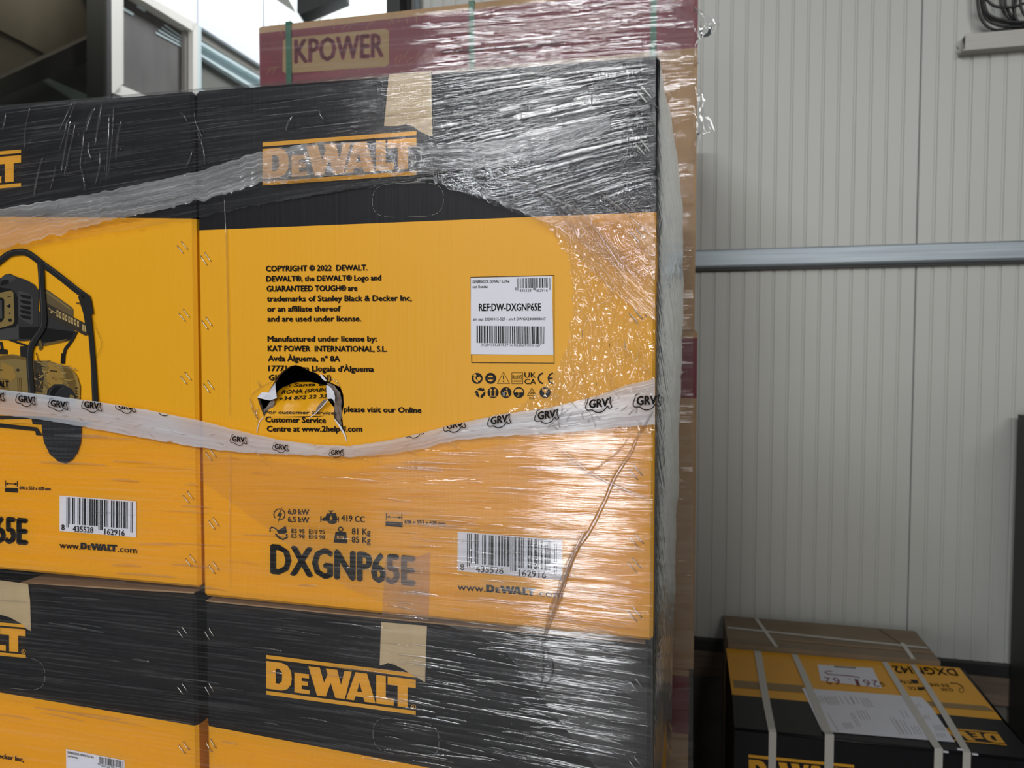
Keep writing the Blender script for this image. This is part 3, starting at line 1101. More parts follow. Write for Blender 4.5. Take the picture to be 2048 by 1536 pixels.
def sticker(parent, c, name='label'):
    """white shipping label; c = corners TL TR BR BL in pixels"""
    q = [P(x, y, 0.0009) for x, y in c]
    mb = MB()
    mb.poly(q)
    bk = [p + N * 0.0004 for p in q]
    for i in range(4):
        mb.poly([q[i], bk[i], bk[(i + 1) % 4], q[(i + 1) % 4]])
    lab = mb.build(name, M['white'], parent)
    pr = Print(lambda x, y, l: P(x, y, 0.0010 + 0.0001 * l))
    w = c[1][0] - c[0][0]
    hh = (c[3][1] - c[0][1])

    def B(x, y):
        return bil(c, (x - 941.5) / 165.0, (y - 555 + (x - 941.5) * 0.012) / 154.0)
    s = hh / 154.0

    def tx(t, x0, x1, y, cap, bold=0.012):
        pr.text(t, B(x0, y), B(x1, y - (x1 - x0) * 0.011), cap * s, bold=bold)
    tx('GENERADOR DEWALT 6,5 Kw', 945, 1020, 566.2, 6.3)
    tx('con Ruedas', 945, 975.5, 575.9, 6)
    tx('REF:DW-DXGNP65E', 958, 1083, 621.8, 14.5, 0.022)
    tx('s/n sap: 20241015-527 - s/n f: DWGK2408000047', 946, 1092, 640.9, 5.2)
    tx('(02)8435528162916(10)20241015-527', 961.5, 1081.5, 692.3, 5.6, 0.0)
    tx('8', 1030.8, 1034, 580.4, 5.5, 0)
    tx('435528', 1040, 1064, 583.6, 5.4, 0)
    tx('162916', 1073.5, 1097.5, 583.6, 5.4, 0)
    bc = [B(1034, 557), B(1105, 556), B(1105, 580), B(1034, 581)]
    ean(pr, bc, layer=1, x0=0.02, x1=0.97, y0=0, y1=0.82, guard=1.0)
    rnd = random.Random(3)
    x = 952.8
    while x < 1090:
        bw = rnd.choice([0.8, 0.8, 1.3, 1.9, 2.6])
        pr.poly([B(x, 651.5), B(x + bw, 651.5), B(x + bw, 686), B(x, 686)], 'ink', 1)
        x += bw + rnd.choice([0.8, 0.9, 1.3, 1.9])
    pr.build('label_print', lab)
    return lab


sticker(box1, [(941.6, 555.6), (1103.8, 552.1), (1106.8, 709.8), (941.8, 708.3)])


def specs(box, f, name='technical_print'):
    """the block of icons and the type number; f maps right-hand carton pixels to the carton's own"""
    pr = Print(front)

    def tx(t, a, b, cap, bold=0.02, up=None):
        A, B = f(*a), f(*b)
        C = f(a[0], a[1] - cap)
        pr.text(t, A, B, A[1] - C[1], bold=bold)
    F_ = lambda pts: [f(*p) for p in pts]
    tx('6,0 kW', (575.7, 1028), (617.7, 1029.5), 10.5)
    tx('6,5 kW', (575.7, 1043.5), (617.7, 1045.6), 10.8)
    tx('419 CC', (682.5, 1042), (729.4, 1045), 12.2)
    tx('E5 95', (583, 1065.6), (608.8, 1066.4), 8)
    tx('E5 98', (583, 1075.6), (608.8, 1076.8), 8)
    tx('E10 95', (617.8, 1066.5), (649.3, 1067.8), 8)
    tx('E10 98', (617.8, 1077), (649.3, 1078.3), 8)
    tx('81 Kg', (703.6, 1068.6), (740.7, 1070), 12)
    tx('85 Kg', (703.6, 1085), (740.7, 1086.5), 12)
    tx('696 x 553 x 628 mm', (809.2, 1047), (890.5, 1051), 7.6, 0.03)
    tx('DXGNP65E', (543, 1146), (828, 1170), 56, 0.036)
    pr.ring(*f(558.5, 1029), 11 * (f(569, 1029)[0] - f(558, 1029)[0]) / 11, 1.8, a0=-60, a1=110)
    pr.ring(*f(558.5, 1029), 11 * (f(569, 1029)[0] - f(558, 1029)[0]) / 11, 1.8, a0=140, a1=290)
    pr.poly(F_([(565, 1013), (554, 1032), (559, 1033), (555, 1047), (564, 1027), (560, 1026)]), 'ink', 1)
    pr.poly(F_([(645, 1036), (651, 1034), (653, 1027), (671, 1026), (674, 1035), (673, 1045), (668, 1048), (658, 1047), (654, 1042), (645, 1042)]), 'ink', 1)
    pr.stroke(F_([(641.5, 1032), (641.5, 1044)]), 2)
    pr.stroke(F_([(676.5, 1033), (676.5, 1044)]), 2)
    pr.stroke(F_([(641, 1038), (677, 1038.5)]), 2)
    pr.stroke(F_([(661.5, 1022), (661.5, 1028)]), 3)
    pr.stroke(F_([(656.5, 1022), (666.5, 1022)]), 2)
    pr.poly(F_([(663, 1030), (659, 1037), (662, 1037.5), (660, 1043), (665.5, 1036), (662.5, 1035.5)]), 'yink', 2)
    pr.stroke(F_([(539.5, 1059), (543, 1054), (549, 1056), (554, 1060)]), 2.4)
    pr.stroke(F_([(540, 1060), (540, 1063.5)]), 2.6)
    pr.poly(F_([(553, 1060), (559, 1059), (571, 1052), (574, 1064), (569, 1068), (556, 1067)]), 'ink', 1)
    pr.stroke(F_([(551, 1068), (557, 1075), (566, 1079), (574, 1075), (573, 1068)]), 3.4)
    pr.poly(F_([(671, 1063), (692, 1064), (694.5, 1087), (667, 1085)]), 'ink', 1)
    pr.ring(*f(681, 1058.5), 4.2, 2.4, a0=0, a1=360)
    A = f(674, 1078)
    B = f(687.5, 1079)
    pr.text('KG', A, B, 7, 'yink', 0.0, layer=3)
    for x in (772.5, 803.5):
        pr.stroke(F_([(x, 1026 + (x - 772) * .05), (x, 1040 + (x - 772) * .05)]), 1.4)
    pr.stroke(F_([(773, 1033.5), (803, 1035)]), 1.5)
    pr.poly(F_([(773.5, 1033.5), (779, 1030.8), (779, 1036.8)]), 'ink', 1)
    pr.poly(F_([(803, 1035), (797, 1032), (797, 1038)]), 'ink', 1)
    pr.poly(F_([(771, 1042.5), (805, 1044.5), (805, 1054.5), (771, 1052)]), 'ink', 1)
    pr.build(name, box)
    # barcode patch and web address
    pr = Print(front)
    c = F_([(915.2, 1062.8), (1124.4, 1080), (1124, 1160.5), (915, 1142)])
    pr.poly(c, 'white', 1)
    ean(pr, c, layer=2)
    tx2 = lambda t, a, b, cap, bold=0.02: pr.text(t, f(*a), f(*b), f(*a)[1] - f(a[0], a[1] - cap)[1], bold=bold, layer=3)
    tx2('8', (920.3, 1140), (928.4, 1140.6), 12.5)
    tx2('435528', (951.5, 1144), (1006.5, 1148), 12.5)
    tx2('162916', (1037.5, 1152), (1092, 1156.5), 12.5)
    tx2('www.', (915, 1180), (970.5, 1184.5), 14, 0.01)
    tx2('.com', (1073, 1192), (1125, 1196.5), 14, 0.01)
    logo(pr, F_([(972, 1166), (1071, 1173), (1071, 1195), (972, 1187)]), 'ink', 2, False)
    pr.build('barcode_print', box)


specs(box1, lambda x, y: (x, y))
# mapping of the same print onto the upper left carton, fitted on its barcode and type number
def left_map(x, y):
    kx = 0.735
    X = 119 + (x - 915) * kx
    if x < 915:
        X = 119 + (x - 915) * 0.76
    base = lambda xx: 1062 + (xx - 119) * 0.082          # follows the barcode's lower-left corner
    ref = 1142 + (x - 915) * 0.088
    return (X, base(X) + (y - ref) * 0.895)


specs(box2, left_map)

# large logos and registered marks
pr = Print(front)
logo(pr, [(532.3, 1309.7), (831.5, 1347), (831.5, 1430), (532.3, 1389)])
pr.ring(827, 1414, 4.6, 0.9, 'yink', 2)
pr.text('R', (825, 1416.5), (829, 1417), 5, 'yink', 0.0)
pr.build('logo_print', box3)
pr = Print(front)
logo(pr, [(525, 285), (833, 262), (833, 350), (525, 371)])
pr.build('logo_print', box1)
pr = Print(front)
logo(pr, [(-225, 322), (42, 299), (42, 373), (-225, 398)])
pr.build('logo_print', box2)
pr = Print(front)
logo(pr, [(-220, 1226), (51, 1249), (51.5, 1316), (-220, 1290)])
pr.ring(47, 1303, 4, 0.9, 'yink', 2)
pr.text('R', (45.4, 1305), (48.8, 1305.4), 4.2, 'yink', 0.0)
pr.text('ecker Inc,', (-3, 1516), (47, 1524), 9, bold=0.034)
pr.text('or an affiliate thereof', (-150, 1535), (-15, 1541), 9, bold=0.034)
pr.build('logo_print', box4)
sticker(box4, [(132, 1498), (249, 1521), (251, 1632), (133, 1609)])


# perforated hand holes
def handhole(box, cx, cy, w, h, slope, mm='sash'):
    pr = Print(front)
    pts = []
    for i in range(60):
        a = 2 * math.pi * i / 60
        x = math.copysign(abs(math.cos(a)) ** 0.45, math.cos(a)) * w / 2
        y = math.copysign(abs(math.sin(a)) ** 0.75, math.sin(a)) * h / 2
        pts.append((cx + x, cy + y + x * slope))
    for i in range(60):
        if i % 4 != 3:
            pr.stroke([pts[i], pts[(i + 1) % 60]], 0.9, mm, 1)
    pr.build('hand_hole', box)


handhole(box1, 816, 400, 142, 68, -0.03)
handhole(box3, 812, 1475, 132, 70, 0.12)
handhole(box4, 20, 1343, 140, 66, 0.12)

# staples: pairs of slanted wires along the corner joints
smesh = None


def staple(box, cx, cy, dx, dy):
    global smesh
    a, b = P(cx - dx / 2, cy - dy / 2, 0.0012), P(cx + dx / 2, cy + dy / 2, 0.0012)
    d = (b - a)
    mb = MB()
    mid = (a + b) / 2
    n2 = -N
    pts = [a - n2 * 0.002, a + n2 * 0.0004, a + d * 0.1 + n2 * 0.0011, b - d * 0.1 + n2 * 0.0011, b + n2 * 0.0004, b - n2 * 0.002]
    mb.tube(pts, 0.00062, 6)
    mb.build('staple', M['staple'], box, smooth=True)


for box, pts, s in ((box2, [(364.7, 494.5), (368.5, 630), (372, 756), (376.5, 994), (381.5, 1121)], (12, 15, 8.5, -8)),
                    (box1, [(411.7, 517), (414, 646), (417.5, 773), (421.7, 909), (428, 1046.7), (428, 1135)], (12, 17, 8, -7)),
                    (box4, [(366, 1264), (366, 1377), (368.6, 1495)], (12, 16, 8.5, -7)),
                    (box3, [(420, 1268), (420, 1378), (423, 1491)], (11, 18, 8, -7)),
                    (box1, [(1289, 190), (1285, 295), (1275, 471), (1272, 632), (1272, 945), (1273.5, 1081), (1269, 1130), (1270, 1229)], (17, 20, 10, -8)),
                    (box3, [(1273.5, 1370), (1271.5, 1527)], (16, 20, 10, -8))):
    for x, y in pts:
        staple(box, x - s[2] / 2, y - s[3] / 2, s[0], s[1])
        staple(box, x + s[2] / 2, y + s[3] / 2, s[0], s[1])


def sheet_poly(name, pts, off, m, parent, th=0.0003):
    mb = MB()
    mb.tri(pts, lambda x, y: P(x, y, off), 0)
    fr = [P(x, y, off) for x, y in pts]
    bk = [p + N * th for p in fr]
    for i in range(len(pts)):
        j = (i + 1) % len(pts)
        mb.poly([fr[i], bk[i], bk[j], fr[j]])
    o = mb.build(name, M[m], parent)
    uvl = o.data.uv_layers.new(name='flow')
    for li, l in enumerate(o.data.loops):
        p = o.data.vertices[l.vertex_index].co
        uvl.data[li].uv = (p.z, p.dot(U))
    return o


sheet_poly('packing_tape', [(778, 149.5), (862, 143.5), (864.5, 273), (850, 268), (838, 262), (826, 253), (812, 248), (795, 252), (768, 252)], 0.0011, 'tapetan', box1)
mb = MB()
a, b = P(778, 149.5), P(862, 143.5)
mb.box(a + N * 0.0 + Vector((0, 0, 0.0003)), b - a, N * 0.4, (0, 0, 0.0004))
mb.build('packing_tape', M['tapetan'], box1)
sheet_poly('packing_tape', [(771, 1114), (790, 1117), (810, 1111), (835, 1113), (860, 1104), (857, 1241), (764, 1230)], 0.0016, 'clear_tape', box1)
sheet_poly('packing_tape', [(762.3, 1244), (853.9, 1252), (852, 1300), (850, 1365), (838, 1357), (827, 1352), (806, 1338), (789, 1329.5), (775.7, 1325.7), (768, 1329), (759.3, 1331)], 0.0014, 'tapetan', box3)
sheet_poly('packing_tape', [(-20, 1158), (56, 1168), (60, 1200), (62, 1262), (52, 1257), (44, 1248), (20, 1235), (0, 1229), (-20, 1228)], 0.0014, 'tapetan', box4)

# brown torn board edges seen in the joints between the layers
mb = MB()
q = [(150, 1166), (385, 1189), (385, 1183), (150, 1158)]
mb.box(P(40, 1168, -0.004), P(388, 1187, -0.004) - P(40, 1168, -0.004), N * 0.2, (0, 0, 0.002))
mb.build('flap_edge', M['kraft'], box4)
mb = MB()
mb.box(P(412, 1203, -0.004), P(1290, 1289, -0.004) - P(412, 1203, -0.004), N * 0.2, (0, 0, 0.0016))
mb.build('flap_edge', M['kraft'], box3)
mb = MB()
mb.box(P(394, 1536, -0.012), U * 0.004, N * 0.3, (0, 0, 0.06))
mb.build('flap_edge', M['kraft'], box4)

# ------------------------------------------------------------------ printed generator picture
pr = Print(front)


def z3(pts):
    return [(x / 3.413, 490 + y / 3.413) for x, y in pts]


# frame behind: tank and stays
pr.poly(z3([(265, 285), (330, 310), (490, 425), (500, 440), (500, 540), (300, 480)]), 'p_tank', 1)
pr.poly(z3([(270, 300), (320, 318), (480, 430), (480, 445), (320, 330), (270, 320)]), 'p_tan', 2)
pr.poly(z3([(240, 440), (310, 470), (505, 560), (505, 610), (490, 640), (460, 655), (300, 690), (240, 690)]), 'p_body', 2)
pr.poly(z3([(250, 560), (500, 590), (500, 625), (470, 645), (300, 665), (250, 660)]), 'p_dark', 3)
pr.poly(z3([(300, 672), (460, 640), (440, 660), (300, 690)]), 'p_goldd', 4)
pr.poly(z3([(315, 395), (380, 430), (608, 548), (610, 612), (580, 618), (315, 480)]), 'p_tankd', 4)
for i in range(8):
    x = 386 + i * 20
    pr.poly(z3([(x, 442 + i * 10.4), (x + 13, 449 + i * 10.4), (x + 13, 495 + i * 9.4), (x, 488 + i * 9.4)]), 'p_hi', 5)
    pr.poly(z3([(x + 5, 456 + i * 10.4), (x + 9, 458 + i * 10.4), (x + 9, 478 + i * 9.6), (x + 5, 476 + i * 9.6)]), 'p_tankd', 6)
for i in range(3):
    x = 562 + i * 15
    pr.poly(z3([(x, 540 + i * 7), (x + 11, 545 + i * 7), (x + 11, 590 + i * 5), (x, 584 + i * 5)]), 'p_hi', 5)
pr.circle(*z3([(352, 458)])[0], 2.4, 'p_hi', 5, 6)
pr.stroke(z3([(332, 432), (350, 446), (378, 462)]), 1.2, 'p_hi', 5)
# control box
pr.poly(z3([(-60, 230), (5, 225), (35, 200), (70, 195), (110, 215), (180, 238), (235, 270), (262, 310), (262, 600), (240, 650), (150, 655), (-60, 640)]), 'p_body', 5)
pr.poly(z3([(5, 225), (45, 200), (100, 215), (110, 232), (60, 262), (5, 270)]), 'p_tube_hi', 6)
pr.poly(z3([(15, 240), (60, 235), (60, 262), (0, 275)]), 'p_dark', 7)
pr.poly(z3([(-60, 280), (70, 300), (100, 320), (120, 360), (122, 530), (100, 560), (-60, 590)]), 'p_dark', 6)
pr.poly(z3([(-60, 340), (75, 310), (92, 325), (98, 520), (85, 545), (-60, 580)]), 'p_tan', 7)
pr.poly(z3([(-60, 350), (18, 360), (28, 375), (28, 500), (10, 525), (-60, 530)]), 'p_dark', 8)
pr.poly(z3([(-60, 372), (12, 378), (16, 500), (-60, 512)]), 'p_tube_hi', 9)
pr.circle(*z3([(60, 415)])[0], 3.6, 'p_dark', 9, 12)
pr.circle(*z3([(55, 405)])[0], 1.4, 'p_hi', 10, 8)
pr.circle(*z3([(66, 466)])[0], 1.7, 'p_dark', 9, 8)
pr.circle(*z3([(68, 513)])[0], 3.4, 'p_dark', 9, 12)
pr.stroke(z3([(50, 355), (75, 350)]), 1.0, 'p_dark', 9)
pr.poly(z3([(125, 310), (205, 335), (225, 365), (228, 530), (215, 545), (140, 505), (125, 480)]), 'p_tube_hi', 6)
for i, y in enumerate((345, 382, 418, 450, 484)):
    pr.poly(z3([(138, y - 8), (205, y + 2), (212, y + 12), (205, y + 26), (150, y + 14), (138, y)]), 'p_dark', 7)
pr.poly(z3([(130, 560), (262, 560), (245, 640), (130, 640)]), 'p_dark', 6)
pr.poly(z3([(-60, 575), (100, 562), (125, 545), (130, 640), (-60, 650)]), 'p_tube_hi', 6)
# struts under the box
pr.stroke(z3([(60, 645), (190, 690)]), 4, 'p_tube', 4)
pr.poly(z3([(135, 690), (180, 690), (185, 770), (140, 770)]), 'p_tube', 3)
pr.poly(z3([(-60, 700), (50, 715), (50, 745), (-60, 745)]), 'p_tube', 3)
pr.stroke(z3([(5, 660), (15, 720)]), 5, 'p_tube', 3)
pr.stroke(z3([(520, 590), (490, 650), (445, 710), (432, 760)]), 6.2, 'p_tube', 4)
pr.stroke(z3([(432, 740), (426, 810)]), 8, 'p_dark', 5)
pr.stroke(z3([(270, 650), (285, 710)]), 5, 'p_goldd', 4)
pr.circle(*z3([(274, 705)])[0], 4, 'p_goldd', 4, 8)
# engine
pr.poly(z3([(-60, 770), (30, 750), (90, 745), (170, 765), (200, 800), (215, 1050), (-60, 1010)]), 'p_tan', 3)
pr.poly(z3([(-60, 760), (60, 752), (150, 762), (190, 790), (100, 775), (-60, 790)]), 'p_goldd', 4)
pr.poly(z3([(10, 800), (90, 830), (110, 900), (80, 930), (0, 900)]), 'p_gold', 4)
pr.poly(z3([(-60, 900), (55, 918), (56, 988), (-60, 975)]), 'p_gold', 5)
pr.stroke(z3([(-20, 917), (56, 921)]), 0.7, 'p_dark', 6)
pr.stroke(z3([(-20, 976), (58, 979)]), 0.7, 'p_dark', 6)
pr.text('DEWALT', *z3([(-88, 968), (56, 972)]), 13, 'p_dark', 0.05, layer=7)
pr.circle(*z3([(120, 853)])[0], 3, 'p_tankd', 6, 10)
pr.stroke(z3([(-10, 852), (20, 854)]), 2, 'p_dark', 6)
for x in (118, 130, 141):
    pr.stroke(z3([(x, 905), (x + 4, 1000)]), 0.9, 'p_goldd', 6)
pr.poly(z3([(200, 780), (260, 790), (330, 790), (410, 815), (470, 830), (520, 880), (550, 960), (548, 1060), (400, 1060), (220, 1030)]), 'p_tan', 3)
pr.poly(z3([(230, 790), (275, 800), (300, 900), (290, 1010), (240, 1000)]), 'p_tankd', 4)
pr.poly(z3([(330, 800), (400, 825), (440, 900), (430, 960), (340, 990), (310, 900)]), 'p_gold', 4)
pr.poly(z3([(430, 830), (480, 850), (520, 900), (535, 1000), (500, 1050), (470, 960), (440, 880)]), 'p_goldd', 4)
pr.poly(z3([(490, 850), (530, 900), (546, 970), (546, 1050), (530, 1050), (520, 940)]), 'p_gold', 5)
for y in (975, 995, 1015, 1035):
    pr.stroke(z3([(515, y), (530, y + 2)]), 2.2, 'p_dark', 6)
pr.stroke(z3([(340, 858), (390, 862)]), 1.8, 'p_dark', 5)
pr.stroke(z3([(400, 915), (460, 925), (510, 920)]), 2.4, 'p_gold', 6)
rnd = random.Random(5)
for i in range(46):
    x, y = rnd.uniform(235, 330), rnd.uniform(790, 1000)
    pr.stroke(z3([(x, y), (x + rnd.uniform(-22, 30), y + rnd.uniform(-14, 22))]), rnd.uniform(0.5, 1.8), rnd.choice(['p_dark', 'p_hi', 'p_tan', 'p_gold', 'p_goldd']), 6 + i % 2)
for i in range(24):
    x, y = rnd.uniform(330, 500), rnd.uniform(815, 960)
    pr.stroke(z3([(x, y), (x + rnd.uniform(10, 50), y + rnd.uniform(-6, 18))]), rnd.uniform(0.5, 1.3), rnd.choice(['p_goldd', 'p_hi', 'p_tankd']), 6 + i % 2)
pr.stroke(z3([(245, 735), (262, 790), (290, 800)]), 1.5, 'p_dark', 6)
# wheels
pr.poly(z3([(315, 1040), (325, 985), (370, 950), (430, 950), (490, 985), (515, 1030), (515, 1080), (315, 1060)]), 'p_tyre', 7)
pr.poly(z3([(340, 1000), (380, 962), (430, 965), (400, 985), (365, 1030), (345, 1040)]), 'p_dark', 8)
pr.poly(z3([(470, 1050), (480, 1020), (505, 1030), (512, 1060)]), 'p_tan', 8)
for i in range(6):
    pr.stroke(z3([(330 + i * 18, 1030 - i * 10), (350 + i * 18, 985 - i * 3)]), 1.2, 'p_tube_hi', 8)
pr.poly(z3([(285, 1170), (555, 1210), (553, 1300), (550, 1350), (530, 1410), (495, 1465), (450, 1492), (400, 1480), (340, 1430), (300, 1350), (285, 1260)]), 'p_tyre', 7)
for i in range(7):
    pr.stroke(z3([(295 + i * 3, 1225 + i * 32), (350, 1232 + i * 32), (420, 1240 + i * 31), (548 - i * 3, 1236 + i * 31)]), 0.7, 'p_tube_hi', 8)
for i in range(5):
    pr.stroke(z3([(330 + i * 42, 1200), (342 + i * 38, 1330), (365 + i * 26, 1450)]), 0.6, 'p_tube_hi', 8)
# lower frame
pr.poly(z3([(-60, 1165), (250, 1170), (640, 1210), (560, 1240), (250, 1225), (-60, 1180)]), 'p_tube', 5)
pr.poly(z3([(-60, 1210), (250, 1245), (290, 1300), (245, 1298), (240, 1270), (-60, 1240)]), 'p_tube', 5)
pr.poly(z3([(18, 1190), (215, 1188), (222, 1222), (60, 1212)]), 'yink', 6)
# roll frame tubes
pr.stroke(z3(smoothpath([(-80, 170), (0, 105), (60, 62), (120, 48), (180, 52), (240, 90), (290, 130), (400, 210), (500, 290), (580, 350)])), 12.8, 'p_tube', 10)
pr.stroke(z3(smoothpath([(0, 92), (60, 52), (120, 38), (175, 42), (250, 86), (400, 198), (560, 320)])), 1.6, 'p_tube_hi', 11)
pr.stroke(z3(smoothpath([(272, 110), (280, 200), (285, 330), (298, 480), (290, 560), (240, 640), (205, 710), (200, 800), (207, 900), (215, 1030)])), 12.0, 'p_tube', 12)
pr.stroke(z3(smoothpath([(265, 130), (272, 250), (286, 460), (278, 560), (225, 640), (192, 715), (190, 820), (205, 1010)])), 2.0, 'p_tube_hi', 13)
pr.stroke(z3([(570, 330), (600, 470), (620, 620), (635, 800), (650, 1080)]), [11, 12, 10, 10, 12], 'p_tube', 10)
pr.stroke(z3([(560, 325), (600, 350), (625, 470)]), 8, 'p_tube', 11)
pr.stroke(z3([(606, 620), (625, 850), (640, 1080)]), 1.2, 'p_tube_hi', 11)
pr.stroke(z3([(540, 350), (575, 460), (600, 600)]), 5, 'p_tube', 9)
pr.stroke(z3([(520, 397), (545, 396)]), 2, 'p_tankd', 9)
pr.stroke(z3([(600, 370), (620, 368), (625, 410)]), 1.4, 'p_tankd', 9)
pr.stroke(z3(smoothpath([(622, 400), (630, 480), (650, 560), (685, 640), (690, 690), (670, 740), (655, 770)])), 0.6, 'p_wire', 9)
pr.build('generator_picture', box2)

# ------------------------------------------------------------------ stretch film over the front stack
wrap = thing('stretch_wrap', 'clear wrinkled stretch film wound round the stack of yellow and black cartons', 'stretch film')


def film(name, top, bot, x0, x1, nx, ny, m, base=0.003, amp=0.0015, fa=6.0, fb=60.0, parent=wrap, d=D0, flow=None, seed=0.0, wr=0.0, edge=0.0,
         vert=False, both=None, base_y=None):
    """ribbon of film between two curves given in pixels, lying base metres off the face and rippled along its pull"""
    verts, uvs = [], []
    for i in range(nx + 1):
        x = x0 + (x1 - x0) * i / nx
        ya, yb = interp(top, x), interp(bot, x)
        if edge:
            yb += edge * (noise.noise(Vector((x * 0.045, seed, 0))) + 0.5 * noise.noise(Vector((x * 0.2, seed, 3))))
            ya += edge * 0.5 * noise.noise(Vector((x * 0.06, seed, 9)))
        for j in range(ny + 1):
            t = j / ny
            y = ya + (yb - ya) * t
            u_, z_ = (P(x, y, 0, d).dot(U), P(x, y, 0, d).z) if False else (0, 0)
            a = x / 1500.0
            if flow:
                fa_, fb_ = flow(x, y, t)
            else:
                fa_, fb_ = a, (y / 1500.0 if flow is None and flow is not False else 0)
            if vert:
                fa_, fb_ = fb_, fa_
            o_ = base + amp * noise.noise(Vector((fa_ * fa, fb_ * fb, seed)))
            o_ += amp * 0.5 * noise.noise(Vector((fa_ * fa * 2.5, fb_ * fb * 3, seed + 5)))
            if wr:
                q_ = noise.noise(Vector((x * 0.03, y * 0.02, seed + 9)))
                o_ += wr * (1 - min(1.0, abs(q_) * 6))
                q_ = noise.noise(Vector((x * 0.05 + 3, y * 0.045, seed + 19)))
                o_ += wr * 0.6 * (1 - min(1.0, abs(q_) * 6))
            verts.append(P(x, y, max(0.0021, o_), d))
            uvs.append((fa_, fb_))
    faces = []
    for i in range(nx):
        for j in range(ny):
            q_ = i * (ny + 1) + j
            faces.append((q_, q_ + 1, q_ + ny + 2, q_ + ny + 1))
    o = mesh_obj(name, verts, faces, M[m], parent, smooth=True)
    uvl = o.data.uv_layers.new(name='flow')
    li = [0] * len(o.data.loops)
    o.data.loops.foreach_get('vertex_index', li)
    uvl.data.foreach_set('uv', [c for k in li for c in uvs[k]])
    return o


TOPE = [(-400, 246), (0, 211), (385, 178), (860, 141), (1318, 108)]
# flow of the upper layers: parallel to the edges left, fanning into the corner right
LOWE = [(-400, 575), (0, 505), (150, 479), (385, 437), (520, 409), (700, 379), (870, 360), (960, 392), (1050, 427), (1110, 452), (1180, 500), (1250, 545), (1312, 560)]


def flow_top(x, y, t):
    # lines of pull rise to the right, steeper near the corner
    s = 0.085 + 0.10 * max(0.0, min(1.0, (y - 150) / 300)) + 0.10 * max(0.0, min(1.0, (x - 800) / 400))
    return (x / 1500.0, (y + s * (x - 700)) / 1500.0)


film('film_layer', TOPE, LOWE, -400, 1312, 420, 130, 'film_top', base=0.0042, amp=0.0009, fa=5, fb=100, flow=flow_top, seed=1.0, edge=5)
# film over the top edge, lying on the top of the cartons
mb = MB()
n_ = 60
for i in range(n_ + 1):
    x = -400 + (1716) * i / n_
    p = P(x, interp(TOPE, x), 0.0042)
    mb.v += [p, p + N * 0.02 + Vector((0, 0, 0.0035 + 0.001 * math.sin(i * 1.7))), p + N * 0.68 + Vector((0, 0, 0.003))]
for i in range(n_):
    for j in range(2):
        q_ = i * 3 + j
        mb.f.append((q_, q_ + 1, q_ + 4, q_ + 3)); mb.m.append(0)
o = mb.build('film_layer', M['film'], wrap, smooth=True)
uvl = o.data.uv_layers.new(name='flow')
for li, l in enumerate(o.data.loops):
    p = o.data.vertices[l.vertex_index].co
    uvl.data[li].uv = (p.dot(U), p.dot(N))
# bunched, milky rope of film running across the upper cartons
film('bunched_film', [(-400, 470), (0, 418), (200, 385), (400, 342), (520, 302), (640, 284), (860, 286), (1000, 282), (1100, 262), (1220, 225)],
     [(-400, 560), (0, 500), (200, 446), (400, 402), (520, 368), (700, 350), (870, 346), (1000, 335), (1100, 315), (1220, 260)], -400, 1220, 340, 30, 'film_rope',
     base=0.009, amp=0.003, fa=10, fb=90, flow=lambda x, y, t: (x / 1500, t * 0.05), seed=4.0, edge=9, wr=0.001)
# veil that fans down to the right
film('film_layer', [(868, 350), (1000, 330), (1150, 300), (1310, 290)], [(868, 366), (960, 398), (1050, 432), (1120, 470), (1200, 560), (1260, 610), (1310, 640)], 868, 1310, 160, 90, 'film_top',
     base=0.0085, amp=0.0016, fa=4, fb=90, flow=lambda x, y, t: ((x + y) / 1500 * 0.7, (y - x * 0.95) / 1500 * 0.8), seed=6.0, edge=7)
# crinkled film beside the label
LEFTB = [(430, 1075), (470, 1108), (520, 1138), (570, 1146), (640, 1144), (700, 1132), (750, 1108), (790, 1070), (820, 1020), (850, 940), (868, 870)]
verts, uvs, faces = [], [], []
ny_, nx_ = 190, 90
for j in range(ny_ + 1):
    y = 445 + (868 - 445) * j / ny_
    xa = interp(LEFTB, y) + 7 * noise.noise(Vector((y * .05, 2, 0))) + 4 * noise.noise(Vector((y * .2, 5, 0)))
    for i in range(nx_ + 1):
        x = xa + (1309 - xa) * i / nx_
        q1 = noise.noise(Vector((x * 0.035, y * 0.014, 1)))
        q2 = noise.noise(Vector((x * 0.06, y * 0.05, 7)))
        o_ = 0.0045 + 0.0022 * (1 - min(1, abs(q1) * 5)) + 0.001 * (1 - min(1, abs(q2) * 4)) + 0.001 * q2
        verts.append(P(x, y, max(0.0022, o_)))
        uvs.append((y / 1500, x / 1500))
for j in range(ny_):
    for i in range(nx_):
        q_ = j * (nx_ + 1) + i
        faces.append((q_, q_ + 1, q_ + nx_ + 2, q_ + nx_ + 1))
o = mesh_obj('crinkled_film', verts, faces, M['film_crinkle'], wrap, smooth=True)
uvl = o.data.uv_layers.new(name='flow')
for li, l in enumerate(o.data.loops):
    uvl.data[li].uv = uvs[l.vertex_index]

